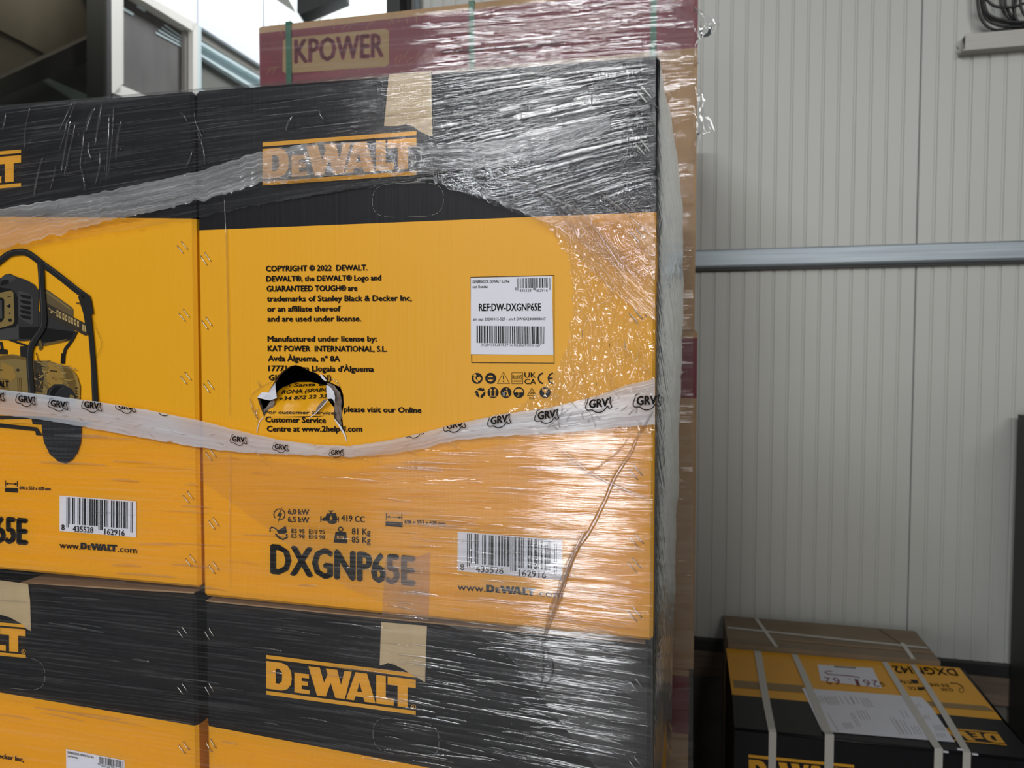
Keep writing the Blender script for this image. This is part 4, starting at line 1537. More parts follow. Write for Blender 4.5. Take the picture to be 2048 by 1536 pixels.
# taut lower layers
TAPET = [(-400, 745), (0, 779), (60, 786), (200, 804), (300, 821), (400, 841), (480, 862), (560, 880), (640, 890), (700, 892), (780, 880), (850, 864), (900, 850), (1000, 829), (1100, 815), (1200, 790), (1250, 771), (1310, 757)]
TAPEB = [(-400, 800), (0, 829), (100, 842), (200, 860), (300, 878), (400, 895), (480, 905), (560, 908), (640, 912), (700, 914), (780, 908), (850, 897), (900, 882), (1000, 872), (1100, 868), (1200, 858), (1250, 853), (1310, 850)]
film('film_layer', [(x, y + 6) for x, y in TAPET], [(-400, 1680), (1306, 1680)], -400, 1306, 380, 250, 'film', base=0.0036, amp=0.0010, fa=4, fb=55,
     flow=lambda x, y, t: (x / 1500, (y - x * (0.02 + 0.13 * (y - 850) / 650)) / 1500), seed=11.0)
film('film_layer', [(400, 905), (700, 940), (1000, 890), (1306, 860)], [(400, 960), (700, 1180), (1000, 1290), (1306, 1680)], 400, 1306, 260, 160, 'film', base=0.0065, amp=0.0016, fa=4, fb=55,
     flow=lambda x, y, t: (x / 1500, (y - x * (-0.03 + 0.16 * (y - 850) / 650)) / 1500), seed=15.0)
# printed tape twisted round the stack
film('printed_tape', TAPET, TAPEB, -400, 1310, 320, 18, 'tapefilm', base=0.0085, amp=0.0015, fa=5, fb=70, flow=lambda x, y, t: (x / 1500, t * 0.03), seed=21.0, edge=2.5)
prt = Print(lambda x, y, l: P(x, max(y, interp(TAPET, x) + 1.0), 0.0108 + 0.0001 * l))


def tape_mark(x, dy, s, rot):
    """dog-like emblem with the letters"""
    y = interp(TAPET, x) + dy
    def R(px, py):
        return (x + (px - rot * 0 * py) * s, y + (py + px * rot) * s)
    prt.text('GRV', R(-14, 6), R(16, 6), 13 * s, 'ink', 0.04, layer=2)
    prt.stroke([R(a, b) for a, b in smoothpath([(-17, -4), (-20, 4), (-17, 9), (-10, 9)])], 1.5 * s)
    prt.stroke([R(a, b) for a, b in smoothpath([(-10, 9), (-2, 14), (8, 13), (15, 6), (17, 9), (22, 8), (19, 0), (20, -8), (16, -4)])], 1.7 * s)
    prt.stroke([R(a, b) for a, b in smoothpath([(-17, -4), (-16, -9), (-10, -11)])], 1.2 * s)


for x, dy, s, r in ((-12, 13, 0.95, 0.12), (50, 14, 0.95, 0.12), (115, 15, 0.95, 0.14), (182, 9, 0.95, 0.15), (250, 0, 0.95, 0.16), (325, -8, .9, .2),
                    (476, 18, 0.8, 0.1), (560, 14, 0.75, 0.1), (672, 14, 0.7, -0.03), (828, -6, 0.9, -0.2), (908, 1, 1.05, -0.2), (997, 10, 1.1, -0.16), (1092, 14, 1.15, -0.12), (1196, 16, 1.25, -0.1), (1292, 40, 1.3, -0.05)):
    tape_mark(x, dy, s, r)
prt.build('tape_lettering', wrap)


def fold(path, w, h, m='film_fold', base=0.006, k=6, d=D0, parent=wrap, name='film_fold', taper=True):
    """narrow raised fold of film along a pixel path"""
    pts = smoothpath(path, k)
    mb = MB()
    n = len(pts)
    prof = [(-1, 0), (-0.5, 0.7), (0, 1), (0.5, 0.7), (1, 0)]
    for i, (x, y) in enumerate(pts):
        a, b = pts[max(i - 1, 0)], pts[min(i + 1, n - 1)]
        dd = Vector((b[0] - a[0], b[1] - a[1]))
        dd = dd.normalized() if dd.length else Vector((1, 0))
        tp = math.sin(math.pi * (0.06 + 0.88 * i / (n - 1))) ** 0.6 if taper else 1
        ww = w * tp * (1 + 0.35 * noise.noise(Vector((i * 0.7, x * .01, 0))))
        for s, hh in prof:
            mb.v.append(P(x - dd.y * s * ww / 2, y + dd.x * s * ww / 2, base + h * hh * tp, d))
    for i in range(n - 1):
        for j in range(4):
            q_ = i * 5 + j
            mb.f.append((q_, q_ + 1, q_ + 6, q_ + 5)); mb.m.append(0)
    return mb


def folds(name, items, m='film_fold', base=0.006, d=D0, parent=wrap):
    big = MB()
    for path, w, h in items:
        mb = fold(path, w, h, base=base, d=d)
        b0 = len(big.v)
        big.v += mb.v
        big.f += [tuple(b0 + i for i in f) for f in mb.f]
        big.m += mb.m
    o = big.build(name, M[m], parent, smooth=True, kind='stuff')
    uvl = o.data.uv_layers.new(name='flow')
    for li, l in enumerate(o.data.loops):
        p = o.data.vertices[l.vertex_index].co
        uvl.data[li].uv = (p.z, p.dot(U))
    return o


R = random.Random(11)
# long diagonal crease at lower right with its loose end
folds('film_crease', [([(1306, 822), (1290, 850), (1272, 880), (1262, 905), (1245, 930), (1226, 962), (1210, 1000), (1180, 1060), (1150, 1105), (1130, 1160), (1112, 1215), (1092, 1262), (1084, 1300), (1084, 1345), (1078, 1382)], 9, 0.004),
                      ([(1262, 868), (1235, 905), (1195, 935), (1160, 958)], 4, 0.002),
                      ([(1170, 1060), (1140, 1120), (1118, 1180), (1100, 1240)], 12, 0.003),
                      ([(1150, 1110), (1125, 1170), (1100, 1215), (1088, 1270)], 5, 0.003),
                      ([(1088, 1300), (1104, 1330), (1100, 1360), (1082, 1384)], 5, 0.003),
                      ([(1126, 900), (1180, 945), (1240, 975), (1300, 1000)], 7, 0.002),
                      ([(1100, 880), (1150, 930), (1215, 965), (1300, 995)], 4, 0.002)], base=0.008)
folds('film_crease', [([(448, 395), (452, 470), (454, 560), (456, 650), (457, 720), (459, 830)], 3.2, 0.0016),
                      ([(460, 900), (460, 980), (459, 1060), (460, 1180)], 2.2, 0.0012)], base=0.0022)
# bright strands fanning down right of the corner veil
it = []
for x0, y0, x1, y1, w in ((1068, 366, 1246, 592, 3), (1100, 368, 1262, 574, 3.4), (1122, 372, 1246, 540, 5), (1118, 402, 1268, 590, 2.2), (1150, 420, 1284, 575, 2.4), (1060, 370, 1100, 430, 2),
                          (1130, 470, 1238, 600, 2.6), (1170, 430, 1270, 560, 2), (1090, 390, 1200, 520, 2), (1200, 470, 1290, 560, 3), (1165, 360, 1300, 470, 5), (1010, 352, 1190, 440, 5)):
    it.append(([(x0, y0), ((x0 + x1) / 2 + 3, (y0 + y1) / 2 - 3), (x1, y1)], w, 0.0016))
folds('film_crease', it, base=0.0115)
# upright wrinkles at the upper left
it = []
for x0, y0, x1, y1, w in ((145, 205, 118, 262, 4), (152, 202, 130, 255, 3), (133, 240, 118, 300, 3), (140, 243, 122, 345, 5), (150, 250, 128, 350, 4), (168, 262, 160, 330, 5), (190, 215, 172, 262, 9), (203, 208, 190, 290, 6),
                          (218, 230, 212, 360, 4), (227, 212, 216, 350, 3), (243, 240, 232, 320, 5), (85, 315, 68, 390, 5), (178, 285, 182, 318, 6), (360, 225, 375, 245, 4), (385, 300, 372, 335, 5), (388, 225, 405, 275, 4), (395, 265, 410, 330, 4),
                          (200, 300, 190, 370, 4), (160, 330, 170, 380, 5), (112, 330, 100, 380, 3), (585, 232, 572, 262, 6), (640, 220, 648, 240, 4), (12, 225, 5, 260, 4), (60, 215, 48, 300, 3)):
    it.append(([(x0, y0), ((x0 + x1) / 2 + R.uniform(-4, 4), (y0 + y1) / 2), (x1, y1)], w, 0.0028))
folds('film_wrinkle', it, base=0.0060)
# short kinks along the bunched rope
it = []
for k in range(110):
    x = R.uniform(530, 900) if k % 3 else R.uniform(0, 1100)
    y = interp([(0, 455), (400, 370), (640, 318), (900, 318), (1100, 290)], x) + R.uniform(-25, 25)
    a = R.uniform(0, math.pi)
    l = R.uniform(4, 16)
    it.append(([(x, y), (x + math.cos(a) * l * .5 + R.uniform(-3, 3), y + math.sin(a) * l * .5), (x + math.cos(a) * l, y + math.sin(a) * l)], R.uniform(1.2, 2.6), 0.0018))
# kinks beside the label and along the tape
for k in range(120):
    x = R.uniform(1085, 1290)
    y = R.uniform(480, 850)
    if x < interp(LEFTB, y) + 8:
        continue
    a = R.gauss(math.pi / 2, 0.6)
    l = R.uniform(6, 34)
    it.append(([(x, y), (x + math.cos(a) * l * .5 + R.uniform(-4, 4), y + math.sin(a) * l * .5), (x + math.cos(a) * l, y + math.sin(a) * l)], R.uniform(1.2, 3.2), 0.002))
for k in range(60):
    x = R.uniform(0, 1300)
    y = interp(TAPEB, x) + R.uniform(-30, 14)
    a = R.gauss(0, 0.5)
    l = R.uniform(6, 24)
    it.append(([(x, y), (x + l * .5, y + math.sin(a) * l * .5), (x + l, y + math.sin(a) * l)], R.uniform(1, 2.2), 0.0015))
for k in range(70):     # knotted film by the corner staples
    x = R.uniform(1235, 1308)
    y = R.uniform(170, 415)
    a = R.gauss(1.2, 0.6)
    l = R.uniform(8, 30)
    it.append(([(x, y), (x + math.cos(a) * l * .5 + R.uniform(-3, 3), y + math.sin(a) * l * .5), (x + math.cos(a) * l, y + math.sin(a) * l)], R.uniform(1.2, 3.0), 0.002))
folds('film_wrinkle', it, base=0.0100)
# long taut folds following the pull, upper right
it = []
for k in range(190):
    x = R.uniform(850, 1240)
    y = R.uniform(135, 400) if x > 960 else R.uniform(150, 350)
    if y < interp(TOPE, x) + 6:
        continue
    l = min(R.uniform(25, 150), 1300 - x)
    s_ = -(0.12 + 0.13 * (y - 140) / 200 + 0.03 * R.random())
    it.append(([(x, y), (x + l / 2, y + s_ * l / 2 - 1.0), (x + l, y + s_ * l)], R.uniform(2.0, 7.5), R.uniform(0.0003, 0.0009)))
for k in range(60):
    x = R.uniform(-20, 800)
    y = interp(TOPE, x) + R.uniform(5, 190)
    l = R.uniform(40, 160)
    s_ = -(0.09 + 0.08 * R.random())
    it.append(([(x, y), (x + l / 2, y + s_ * l / 2), (x + l, y + s_ * l)], R.uniform(0.8, 2.4), R.uniform(0.0003, 0.0010)))
folds('film_wrinkle', it, base=0.0056)
it = []
for k in range(360):
    x = R.uniform(-20, 1230) if k % 3 == 0 else R.uniform(760, 1235)
    y = interp(TAPEB, x) + R.uniform(8, 640)
    l = min(R.uniform(25, 140), 1298 - x)
    s_ = 0.02 + 0.17 * (y - 900) / 600 + R.gauss(0, 0.03)
    it.append(([(x, y), (x + l / 2, y + s_ * l / 2 - 1), (x + l, y + s_ * l)], R.uniform(0.9, 4.2), R.uniform(0.0002, 0.0006)))
folds('film_wrinkle', it, base=0.0042)
# torn transparent rim by the hole
it = [([(500, 795), (504, 815), (512, 835)], 5, 0.003), ([(515, 762), (518, 768), (520, 772)], 4, 0.002), ([(500, 792), (520, 775), (545, 762)], 2.5, 0.0015),
      ([(655, 756), (672, 762), (680, 775)], 3, 0.0015), ([(512, 835), (514, 850), (512, 862)], 2, 0.0015), ([(516, 815), (512, 825), (516, 838)], 6, 0.002)]
folds('film_wrinkle', it, base=0.0025)

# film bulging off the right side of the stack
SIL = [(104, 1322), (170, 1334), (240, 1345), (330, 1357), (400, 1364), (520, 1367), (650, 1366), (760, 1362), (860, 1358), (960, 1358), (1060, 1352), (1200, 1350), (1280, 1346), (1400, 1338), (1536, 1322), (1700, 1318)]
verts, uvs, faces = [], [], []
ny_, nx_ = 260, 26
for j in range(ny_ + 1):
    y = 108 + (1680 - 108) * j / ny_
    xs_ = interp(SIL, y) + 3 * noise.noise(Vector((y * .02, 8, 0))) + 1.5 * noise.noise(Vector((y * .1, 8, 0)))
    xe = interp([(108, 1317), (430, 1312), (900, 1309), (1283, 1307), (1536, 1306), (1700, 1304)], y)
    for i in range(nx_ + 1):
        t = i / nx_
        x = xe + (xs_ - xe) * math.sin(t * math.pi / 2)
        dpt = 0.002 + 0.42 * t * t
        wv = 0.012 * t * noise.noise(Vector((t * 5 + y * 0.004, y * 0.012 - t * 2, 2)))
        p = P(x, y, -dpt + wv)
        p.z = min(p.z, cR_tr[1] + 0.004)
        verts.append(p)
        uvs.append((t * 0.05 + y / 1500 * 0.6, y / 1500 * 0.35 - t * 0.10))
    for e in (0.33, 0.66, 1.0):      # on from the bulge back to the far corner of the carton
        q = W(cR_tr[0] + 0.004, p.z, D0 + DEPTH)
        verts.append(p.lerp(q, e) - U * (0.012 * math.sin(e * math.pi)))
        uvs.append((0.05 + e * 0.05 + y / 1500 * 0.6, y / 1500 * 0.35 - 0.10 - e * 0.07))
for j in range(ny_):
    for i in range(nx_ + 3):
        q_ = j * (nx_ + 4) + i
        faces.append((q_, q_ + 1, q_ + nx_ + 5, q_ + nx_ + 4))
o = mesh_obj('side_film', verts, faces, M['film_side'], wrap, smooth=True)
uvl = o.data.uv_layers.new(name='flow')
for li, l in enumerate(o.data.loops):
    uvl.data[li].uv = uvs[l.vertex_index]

# ------------------------------------------------------------------ second stack behind: maroon and kraft cartons
G2 = 'maroon cartons of the second stack'
ba = uv(518, 56, D1)
bb = uv(1389, 660, D1)
ztop = ba[1]
h2 = ztop - bb[1]
uA, uB = ba[0], bb[0]
backs = []
for k in range(3):
    zt_, zb_ = ztop - k * (h2 + 0.004), ztop - k * (h2 + 0.004) - h2
    if k == 2:
        zb_ = 0.14
    sh = (0.0, 0.006, -0.004)[k]
    lab = ('maroon and kraft carton with a rounded logo plate, top of the second stack', 'maroon and kraft carton under the topmost of the second stack, seen as narrow strip',
           'lowest carton of the second stack, in shade beside the black cartons')[k]
    t = thing('machine_carton', lab, 'carton', group=G2)
    backs.append(t)
    mb = MB()
    band = zt_ - 0.145 + 0.004
    rim = zt_ - 0.013
    ins = 0.0
    f = lambda u, z: W(u + sh, z, D1)
    for z1, z0, m_ in ((zt_, rim, 0), (rim, band, 1), (band, zb_, 0)):
        mb.poly([f(uA, z0), f(uB, z0), f(uB, z1), f(uA, z1)], m_)
        mb.poly([W(uB + sh, z0, D1), W(uB + sh, z0, D1 + 0.9), W(uB + sh, z1, D1 + 0.9), W(uB + sh, z1, D1)], m_)
        mb.poly([W(uA + sh, z0, D1), W(uA + sh, z1, D1), W(uA + sh, z1, D1 + 0.9), W(uA + sh, z0, D1 + 0.9)], m_)
        mb.poly([W(uA + sh, z0, D1 + 0.9), W(uA + sh, z1, D1 + 0.9), W(uB + sh, z1, D1 + 0.9), W(uB + sh, z0, D1 + 0.9)], m_)
    mb.poly([W(uA + sh, zt_, D1), W(uB + sh, zt_, D1), W(uB + sh, zt_, D1 + 0.9), W(uA + sh, zt_, D1 + 0.9)], 0)
    mb.poly([W(uA + sh, zb_, D1), W(uA + sh, zb_, D1 + 0.9), W(uB + sh, zb_, D1 + 0.9), W(uB + sh, zb_, D1)], 0)
    mb.build('box_body', [M['kraft'], M['maroon']], t)
    mb = MB()
    mb.box(W(uA + sh + 0.003, zt_, D1 + 0.002), U * (uB - uA - 0.006), N * 0.45, (0, 0, 0.003))
    mb.build('lid_flap', M['kraft'], t)
b2l = thing('pallet', 'wooden pallet under the second stack of maroon cartons', 'pallet')
for k in range(4):
    mb = MB()
    mb.box(W(uA, 0.115, D1 + k * 0.26), U * (uB - uA), N * 0.11, (0, 0, 0.022))
    mb.build('board', M['wood'], b2l)
for k in range(3):
    mb = MB()
    mb.box(W(uA + k * (uB - uA - 0.1) / 2, 0.0, D1), U * 0.1, N * 0.89, (0, 0, 0.115))
    mb.build('block', M['wood'], b2l)

pr = Print(lambda x, y, l: P(x, y, 0.0006 + 0.0002 * l, D1))
fr_ = [(566, 82), (572, 76), (770, 57), (778, 62), (778, 127), (772, 133), (572, 147), (565, 143)]
pr.poly(fr_, 'gold', 1)
pr.text('KPOWER', (590, 126), (766, 113), 46, 'maroon', 0.035, layer=2)
pr.text('GENERATOR  ·  POWER EQUIPMENT', (880, 107), (1130, 90), 6, 'ink', 0.02)
pr.text('TECHNICAL SERVICE', (966, 117), (1058, 111), 5, 'ink', 0.02)
pr.build('logo_print', backs[0])
# contour-like fine line pattern on the maroon print
pr = Print(lambda x, y, l: P(x, y, 0.0004, D1))
rp = random.Random(4)
for k in range(60):
    x, y = rp.uniform(530, 1000), rp.choice([rp.uniform(60, 78), rp.uniform(140, 160)]) - 0
    y -= (x - 518) * 0.085
    a0 = rp.uniform(-0.6, 0.6) - math.pi / 2
    pts = [(x + math.cos(a0 + 0.12 * q) * q * 4, y + math.sin(a0 + 0.12 * q) * q * 4) for q in range(6)]
    pr.stroke(pts, 0.7, 'gold', 1)
pr.build('line_pattern', backs[0])

for k, (xt, w) in enumerate(((578, 11), (944, 11), (1307, 12))):
    u0 = uv(xt - w / 2, 60, D1)[0]
    u1 = uv(xt + w / 2, 60, D1)[0]
    mb = MB()
    mb.box(W(u0, ztop - 2 * h2, D1 - 0.0035), U * (u1 - u0), N * 0.001, (0, 0, 2 * h2 + 0.006))
    mb.box(W(u0, ztop + 0.0045, D1 - 0.0035), U * (u1 - u0), N * 0.905, (0, 0, 0.001))
    tag(mb.build('plastic_strap', M['green']), ('green strap over the logo plate end of the maroon carton, leftmost of three', 'green strap in the middle of the maroon carton above the tan tape',
        'green strap on the maroon carton behind the black carton corner')[k], 'strap', 'green straps of the second stack')

wrap2 = thing('stretch_wrap', 'glossy stretch film round the maroon second stack, with loose flaps at its right edge', 'stretch film')
film('film_layer', [(480, 62), (518, 58), (1392, -30)], [(480, 520), (1392, 520)], 519, 1388, 260, 130, 'film_back', base=0.010, amp=0.004, fa=4, fb=30, parent=wrap2, d=D1,
     flow=lambda x, y, t: (x / 1500, (y + 0.085 * x) / 1500), seed=31.0)
film('film_layer', [(1290, 520), (1390, 520)], [(1290, 1700), (1372, 1700)], 1290, 1386, 24, 300, 'film_back', base=0.011, amp=0.005, fa=6, fb=30, parent=wrap2, d=D1,
     flow=lambda x, y, t: (x / 1500, y / 1500), seed=33.0)


def flap(pts, name='loose_flap'):
    verts, uvs, faces = [], [], []
    n = len(pts)
    for j, (xa, xb, y) in enumerate(pts):
        for i in range(9):
            t = i / 8
            x = xa + (xb - xa) * t
            verts.append(P(x, y + 5 * noise.noise(Vector((t * 3, y * .05, 1))), 0.01 + 0.02 * noise.noise(Vector((x * .05, y * .03, 4))), D1))
            uvs.append((y / 1500, x / 1500))
    for j in range(n - 1):
        for i in range(8):
            q_ = j * 9 + i
            faces.append((q_, q_ + 1, q_ + 10, q_ + 9))
    o = mesh_obj(name, verts, faces, M['film_crinkle'], wrap2, smooth=True)
    uvl = o.data.uv_layers.new(name='flow')
    for li, l in enumerate(o.data.loops):
        uvl.data[li].uv = uvs[l.vertex_index]
    return o


flap([(1389, 1393, 15), (1389, 1412, 27), (1389, 1428, 38), (1389, 1441, 50), (1389, 1436, 58), (1389, 1424, 66), (1389, 1417, 74), (1389, 1396, 78), (1389, 1392, 90), (1389, 1399, 110), (1389, 1398, 125), (1389, 1391, 132)])
flap([(1388, 1391, 155), (1388, 1398, 170), (1388, 1407, 185), (1388, 1410, 205), (1387, 1408, 225), (1387, 1422, 240), (1387, 1430, 262), (1387, 1408, 268), (1387, 1400, 280), (1386, 1392, 295), (1386, 1390, 330)])

# ------------------------------------------------------------------ strapped carton and kraft carton by the wall
ZT = 0.75


def Tp(px, py, off=0.0):
    r = ray(px, py)
    return CAM + r * ((ZT + off - CAMZ) / r.z)


def prism(mb, top, zb, mt, ms):
    """top = 4 world points (FL FR BR BL); walls go down to zb"""
    mb.poly(top, mt)
    n = len(top)
    lo = [Vector((p.x, p.y, zb)) for p in top]
    for i in range(n):
        j = (i + 1) % n
        mb.poly([top[i], lo[i], lo[j], top[j]], ms)
    mb.poly(list(reversed(lo)), ms)


sb = thing('strapped_carton', 'black and yellow carton lying flat by the wall, with white straps and papers on it', 'carton')
FL, FR, BL_ = Tp(1469, 1455), Tp(2074, 1520), Tp(1452, 1296.5)
BR_ = Tp(1931, 1342)
mb = MB()
bl0, br0 = Tp(1464, 1389), Tp(2004, 1440)
ins = 0.0
for quad, m_ in (([FL, FR, br0, bl0], 1), ([bl0, br0, Tp(1919, 1336), BL_], 0), ([br0, Tp(1931, 1342), Tp(1919, 1336)], 1)):
    mb.poly(quad, m_)
lo = [Vector((p.x, p.y, 0.14)) for p in (FL, FR, BR_, BL_)]
tp_ = [FL, FR, BR_, BL_]
for i in range(4):
    j = (i + 1) % 4
    mb.poly([tp_[i], lo[i], lo[j], tp_[j]], 1)
mb.poly(list(reversed(lo)), 1)
mb.build('box_body', [M['yellow'], M['black']], sb)
# front lip: the lid edge with its small crease
mb = MB()
mb.tube([FL + Vector((0, 0, -0.003)), FR + Vector((0, 0, -0.003))], 0.004, 8)
mb.build('lid_edge', M['black'], sb, smooth=True)
pr = Print(lambda x, y, l: Tp(x, y, 0.0006 + 0.0002 * l))
pr.text('DXGNI42', (1908, 1337.5), (1783, 1331.5), 14, 'ink', 0.03, up=(9, 13.5))
pr.text('4,2 kW', (1905, 1377), (1880, 1375.5), 6, 'ink', 0.02, up=(4, 6))
pr.text('E5 95  E10 95', (1895, 1368), (1858, 1366), 6, 'ink', 0.02, up=(4, 6))
pr.text('212 CC', (1850, 1375), (1815, 1373), 6, 'ink', 0.02, up=(4, 6))
pr.text('42 Kg', (1822, 1362), (1799, 1361), 7, 'ink', 0.02, up=(4, 6))
pr.ring(1923, 1380, 4.5, 1.2, 'ink', 1)
pr.poly([(1820, 1359), (1835, 1360), (1838, 1367), (1826, 1367)], 'ink', 1)
pr.poly([(1834, 1374), (1850, 1374), (1846, 1380), (1836, 1380)], 'ink', 1)
pr.stroke([(1927, 1374), (1915, 1367), (1900, 1366)], 1.6, 'ink', 1)
pr.text('G5', (1766, 1365), (1752, 1363), 9, 'ink', 0.02, up=(5, 8))
logo(pr, [(2014, 1491), (1806, 1472), (1790, 1447), (1994, 1464)])
pr.build('lid_print', sb)
pr = Print(lambda x, y, l: Tp(x, y, 0.0006 + 0.0001 * l))
pr.poly([(1466, 1360), (1606, 1371), (1612, 1386), (1468, 1375)], 'clear_tape' if False else 'gold', 1)
pr.poly([(1853, 1402), (1972, 1412), (1990, 1423), (1862, 1413)], 'gold', 1)
pr.build('packing_tape', sb)
# front logo
fnv = Vector((FR.x - FL.x, FR.y - FL.y, 0))
fnn = Vector((-fnv.y, fnv.x, 0)).normalized()
pr = Print(lambda x, y, l: hit(x, y, fnn, fnn.dot(Vector((FL.x, FL.y, 0))) - 0.0006 - 0.0002 * l))
logo(pr, [(1497, 1509), (1708, 1530), (1709, 1590), (1499, 1572)])
pr.build('logo_print', sb)


def top_sheet(name, pts, off, m, parent=None, th=0.0006, wav=0.0):
    mb = MB()
    fr = [Tp(x, y, off + wav * math.sin(i * 2)) for i, (x, y) in enumerate(pts)]
    mb.poly(fr)
    bk = [p - Vector((0, 0, th)) for p in fr]
    mb.poly(list(reversed(bk)))
    for i in range(len(fr)):
        j = (i + 1) % len(fr)
        mb.poly([fr[i], fr[j], bk[j], bk[i]])
    return mb.build(name, M[m], parent)


doc = top_sheet('delivery_note', [(1604, 1376), (1843, 1394), (1862, 1413), (1910, 1484), (1644, 1462)], 0.0022, 'white')
tag(doc, 'large printed delivery sheet lying on the strapped carton beneath the straps', 'paper')
pr = Print(lambda x, y, l: Tp(x, y, 0.0024))
rp = random.Random(8)
for (x0, y0, n_l, ln, st) in ((1632, 1392, 4, 20, 5), (1650, 1393, 6, 22, 4), (1678, 1392, 3, 22, 11), (1700, 1394, 2, 18, 10), (1720, 1396, 4, 24, 5), (1655, 1426, 1, 48, 0), (1684, 1445, 5, 16, 4), (1700, 1426, 2, 36, 5), (1712, 1420, 4, 26, 6),
                              (1780, 1434, 2, 46, 6), (1792, 1440, 3, 38, 7), (1822, 1452, 3, 22, 6), (1800, 1420, 2, 22, 8), (1832, 1408, 2, 10, 6), (1845, 1430, 3, 12, 5), (1866, 1450, 5, 16, 4), (1872, 1466, 4, 12, 5)):
    for i in range(n_l):
        x = x0 + i * st
        pr.stroke([(x, y0), (x + ln * 0.45, y0 + ln * 0.75)], 0.9, 'sash', 1)
pr.build('print_lines', doc)
lab2 = top_sheet('plastic_pouch', [(1635, 1329), (1745.5, 1336), (1764, 1376), (1641.6, 1361)], 0.0018, 'white')
tag(lab2, 'white label with red handwriting on the yellow part of the strapped carton', 'label')
pr = Print(lambda x, y, l: Tp(x, y, 0.0020))
M['redpen'] = mat('dark_red_pen', (0.16, 0.012, 0.03), 0.5)
pr.stroke(smoothpath([(1720, 1355), (1690, 1351), (1662, 1349), (1650, 1345), (1656, 1342), (1664, 1343)]), 1.8, 'redpen')
for a, b, c in (('2', 1755, 1742), ('6', 1738, 1724), ('1', 1716, 1708), ('.', 1700, 1697), ('6', 1678, 1664), ('2', 1660, 1648)):
    pr.text(a, (b, 1358 + (b - 1700) * 0.06), (c, 1357 + (c - 1700) * 0.06), 12, 'redpen', -0.004, up=(5, 13 if a != '.' else 13))
pr.stroke([(1668, 1333), (1712, 1336)], 3, 'sash')
pr.build('handwriting', lab2)

strapG = 'white straps round the flat carton'


def strap(pts_top, down, w, label):
    """strap over the lid and down the front; pts are pixels of the left edge, w pixel widths"""
    mb = MB()
    L_ = [Tp(x, y, 0.004) for x, y in pts_top]
    R_ = [Tp(x + ww, y + ww * 0.09, 0.004) for (x, y), ww in zip(pts_top, w)]
    for i in range(len(L_) - 1):
        mb.poly([L_[i], L_[i + 1], R_[i + 1], R_[i]])
    k_ = fnn.dot(Vector((FL.x, FL.y, 0))) - 0.004
    a_, b_ = hit(down[0][0], down[0][1], fnn, k_), hit(down[0][0] + w[-1], down[0][1] + w[-1] * .1, fnn, k_)
    mb.poly([L_[-1], a_, b_, R_[-1]])
    c_, d_ = Vector((a_.x, a_.y, 0.14)), Vector((b_.x, b_.y, 0.14))
    mb.poly([a_, c_, d_, b_])
    o = mb.build('plastic_strap', M['strap'])
    md = o.modifiers.new('s', 'SOLIDIFY')
    md.thickness = 0.0008
    return tag(o, label, 'strap', strapG)


strap([(1508, 1301), (1519, 1370), (1536, 1457)], [(1538, 1464)], [14, 15, 15], 'white strap nearest the left end of the flat carton')
strap([(1583, 1308), (1609, 1370), (1645, 1461)], [(1650, 1468)], [12, 15, 18], 'white strap crossing the left edge of the delivery sheet')
strap([(1763, 1323), (1800, 1385), (1864, 1490)], [(1869, 1496)], [12, 15, 17], 'white strap crossing the right part of the delivery sheet')
strap([(1820, 1328), (1850, 1375), (1887, 1436), (1923, 1498)], [(1926, 1504)], [10, 13, 15, 16], 'white strap over the type number, right of the delivery sheet')
# small bright nicks where the straps cut the lid edge
mb = MB()
for x, y in ((1886, 1505), (1915, 1500), (1945, 1510)):
    p = Tp(x, y, 0.004)
    mb.box(p, U * 0.012, N * 0.004, (0, 0, 0.003))
mb.build('torn_nick', M['paperwhite'], sb)

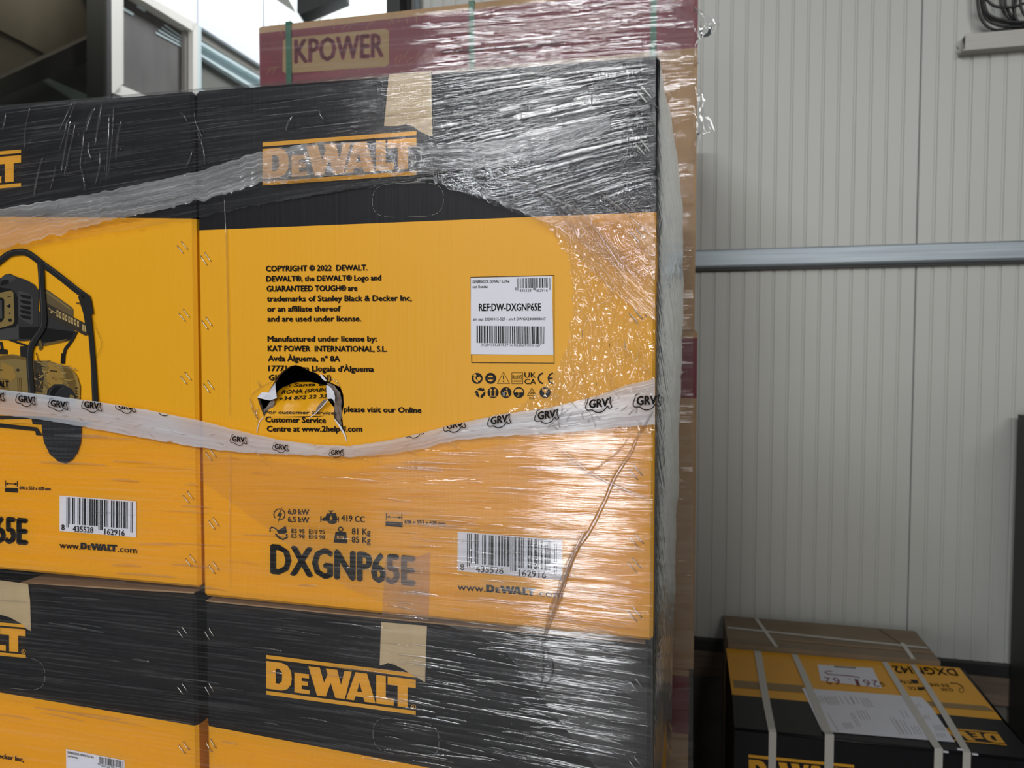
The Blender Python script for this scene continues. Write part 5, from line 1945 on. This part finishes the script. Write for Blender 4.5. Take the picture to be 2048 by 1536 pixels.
kb = thing('kraft_carton', 'plain brown kraft carton between the ribbed wall and the flat black and yellow carton', 'carton')
ZT0 = ZT
ZT = 0.765
k1, k2, k3, k4 = Tp(1456, 1286.5), Tp(1881, 1323), Tp(1830, 1262), Tp(1447, 1231)
mb = MB()
prism(mb, [k1, k2, k3, k4], 0.14, 0, 0)
mb.build('box_body', M['kraftdull'], kb)
sh_ = []
for nm, a, b, w_, m_ in (('plastic_strap', (1508, 1236), (1549, 1293), 8, 'strap'), ('plastic_strap', (1756, 1257), (1800, 1285), 8, 'kraftdull'), ('plastic_strap', (1800, 1285), (1822, 1317), 9, 'strap')):
    top_sheet(nm, [a, (a[0] + w_, a[1] + 1), (b[0] + w_, b[1] + 1), b], 0.003, m_, kb)
top_sheet('plastic_strap', [(1454, 1253), (1853, 1294), (1856, 1297), (1455, 1256)], 0.002, 'strap', kb)
top_sheet('lid_seam', [(1560, 1278), (1868, 1305), (1869, 1307), (1560, 1280)], 0.002, 'kraft', kb)
ZT = ZT0
p3 = thing('pallet', 'low wooden pallet under the flat strapped carton by the wall', 'pallet')
for k in range(4):
    mb = MB()
    q0 = Vector((FL.x, FL.y, 0.11)) + N * (k * 0.2)
    mb.box(q0, fnv.normalized() * fnv.length, N * 0.12, (0, 0, 0.028))
    mb.build('board', M['wood'], p3)
for k in range(3):
    mb = MB()
    q0 = Vector((FL.x, FL.y, 0.0)) + fnv.normalized() * (k * (fnv.length - 0.1) / 2)
    mb.box(q0, fnv.normalized() * 0.1, N * 0.74, (0, 0, 0.11))
    mb.build('block', M['wood'], p3)

# unseen carton stacks added behind the camera to block daylight from the wall foot
for k, (x0, y0, w_, d_, n_) in enumerate(((0.48, -2.0, 1.6, 0.85, 3), (2.2, -1.5, 1.0, 0.8, 3))):
    for i in range(n_):
        t = thing('kraft_carton', ('first', 'second', 'topmost')[i] + ' kraft carton up in the ' + ('nearer', 'farther')[k] + ' light-blocking stack added behind the photographer', 'carton', group='added light-blocking cartons behind the photographer')
        mb = MB()
        mb.box((x0, y0, i * 0.78), (w_, 0, 0), (0, d_, 0), (0, 0, 0.772))
        mb.build('box_body', M['kraft'], t)
        mb = MB()
        mb.box((x0, y0 + d_ / 2 - 0.03, i * 0.78 + 0.772), (w_, 0, 0), (0, 0.06, 0), (0, 0, 0.0008))
        mb.box((x0 - 0.0008, y0 + d_ / 2 - 0.03, i * 0.78 + 0.65), (0.0008, 0, 0), (0, 0.06, 0), (0, 0, 0.122))
        mb.build('packing_tape', M['tapetan'], t)
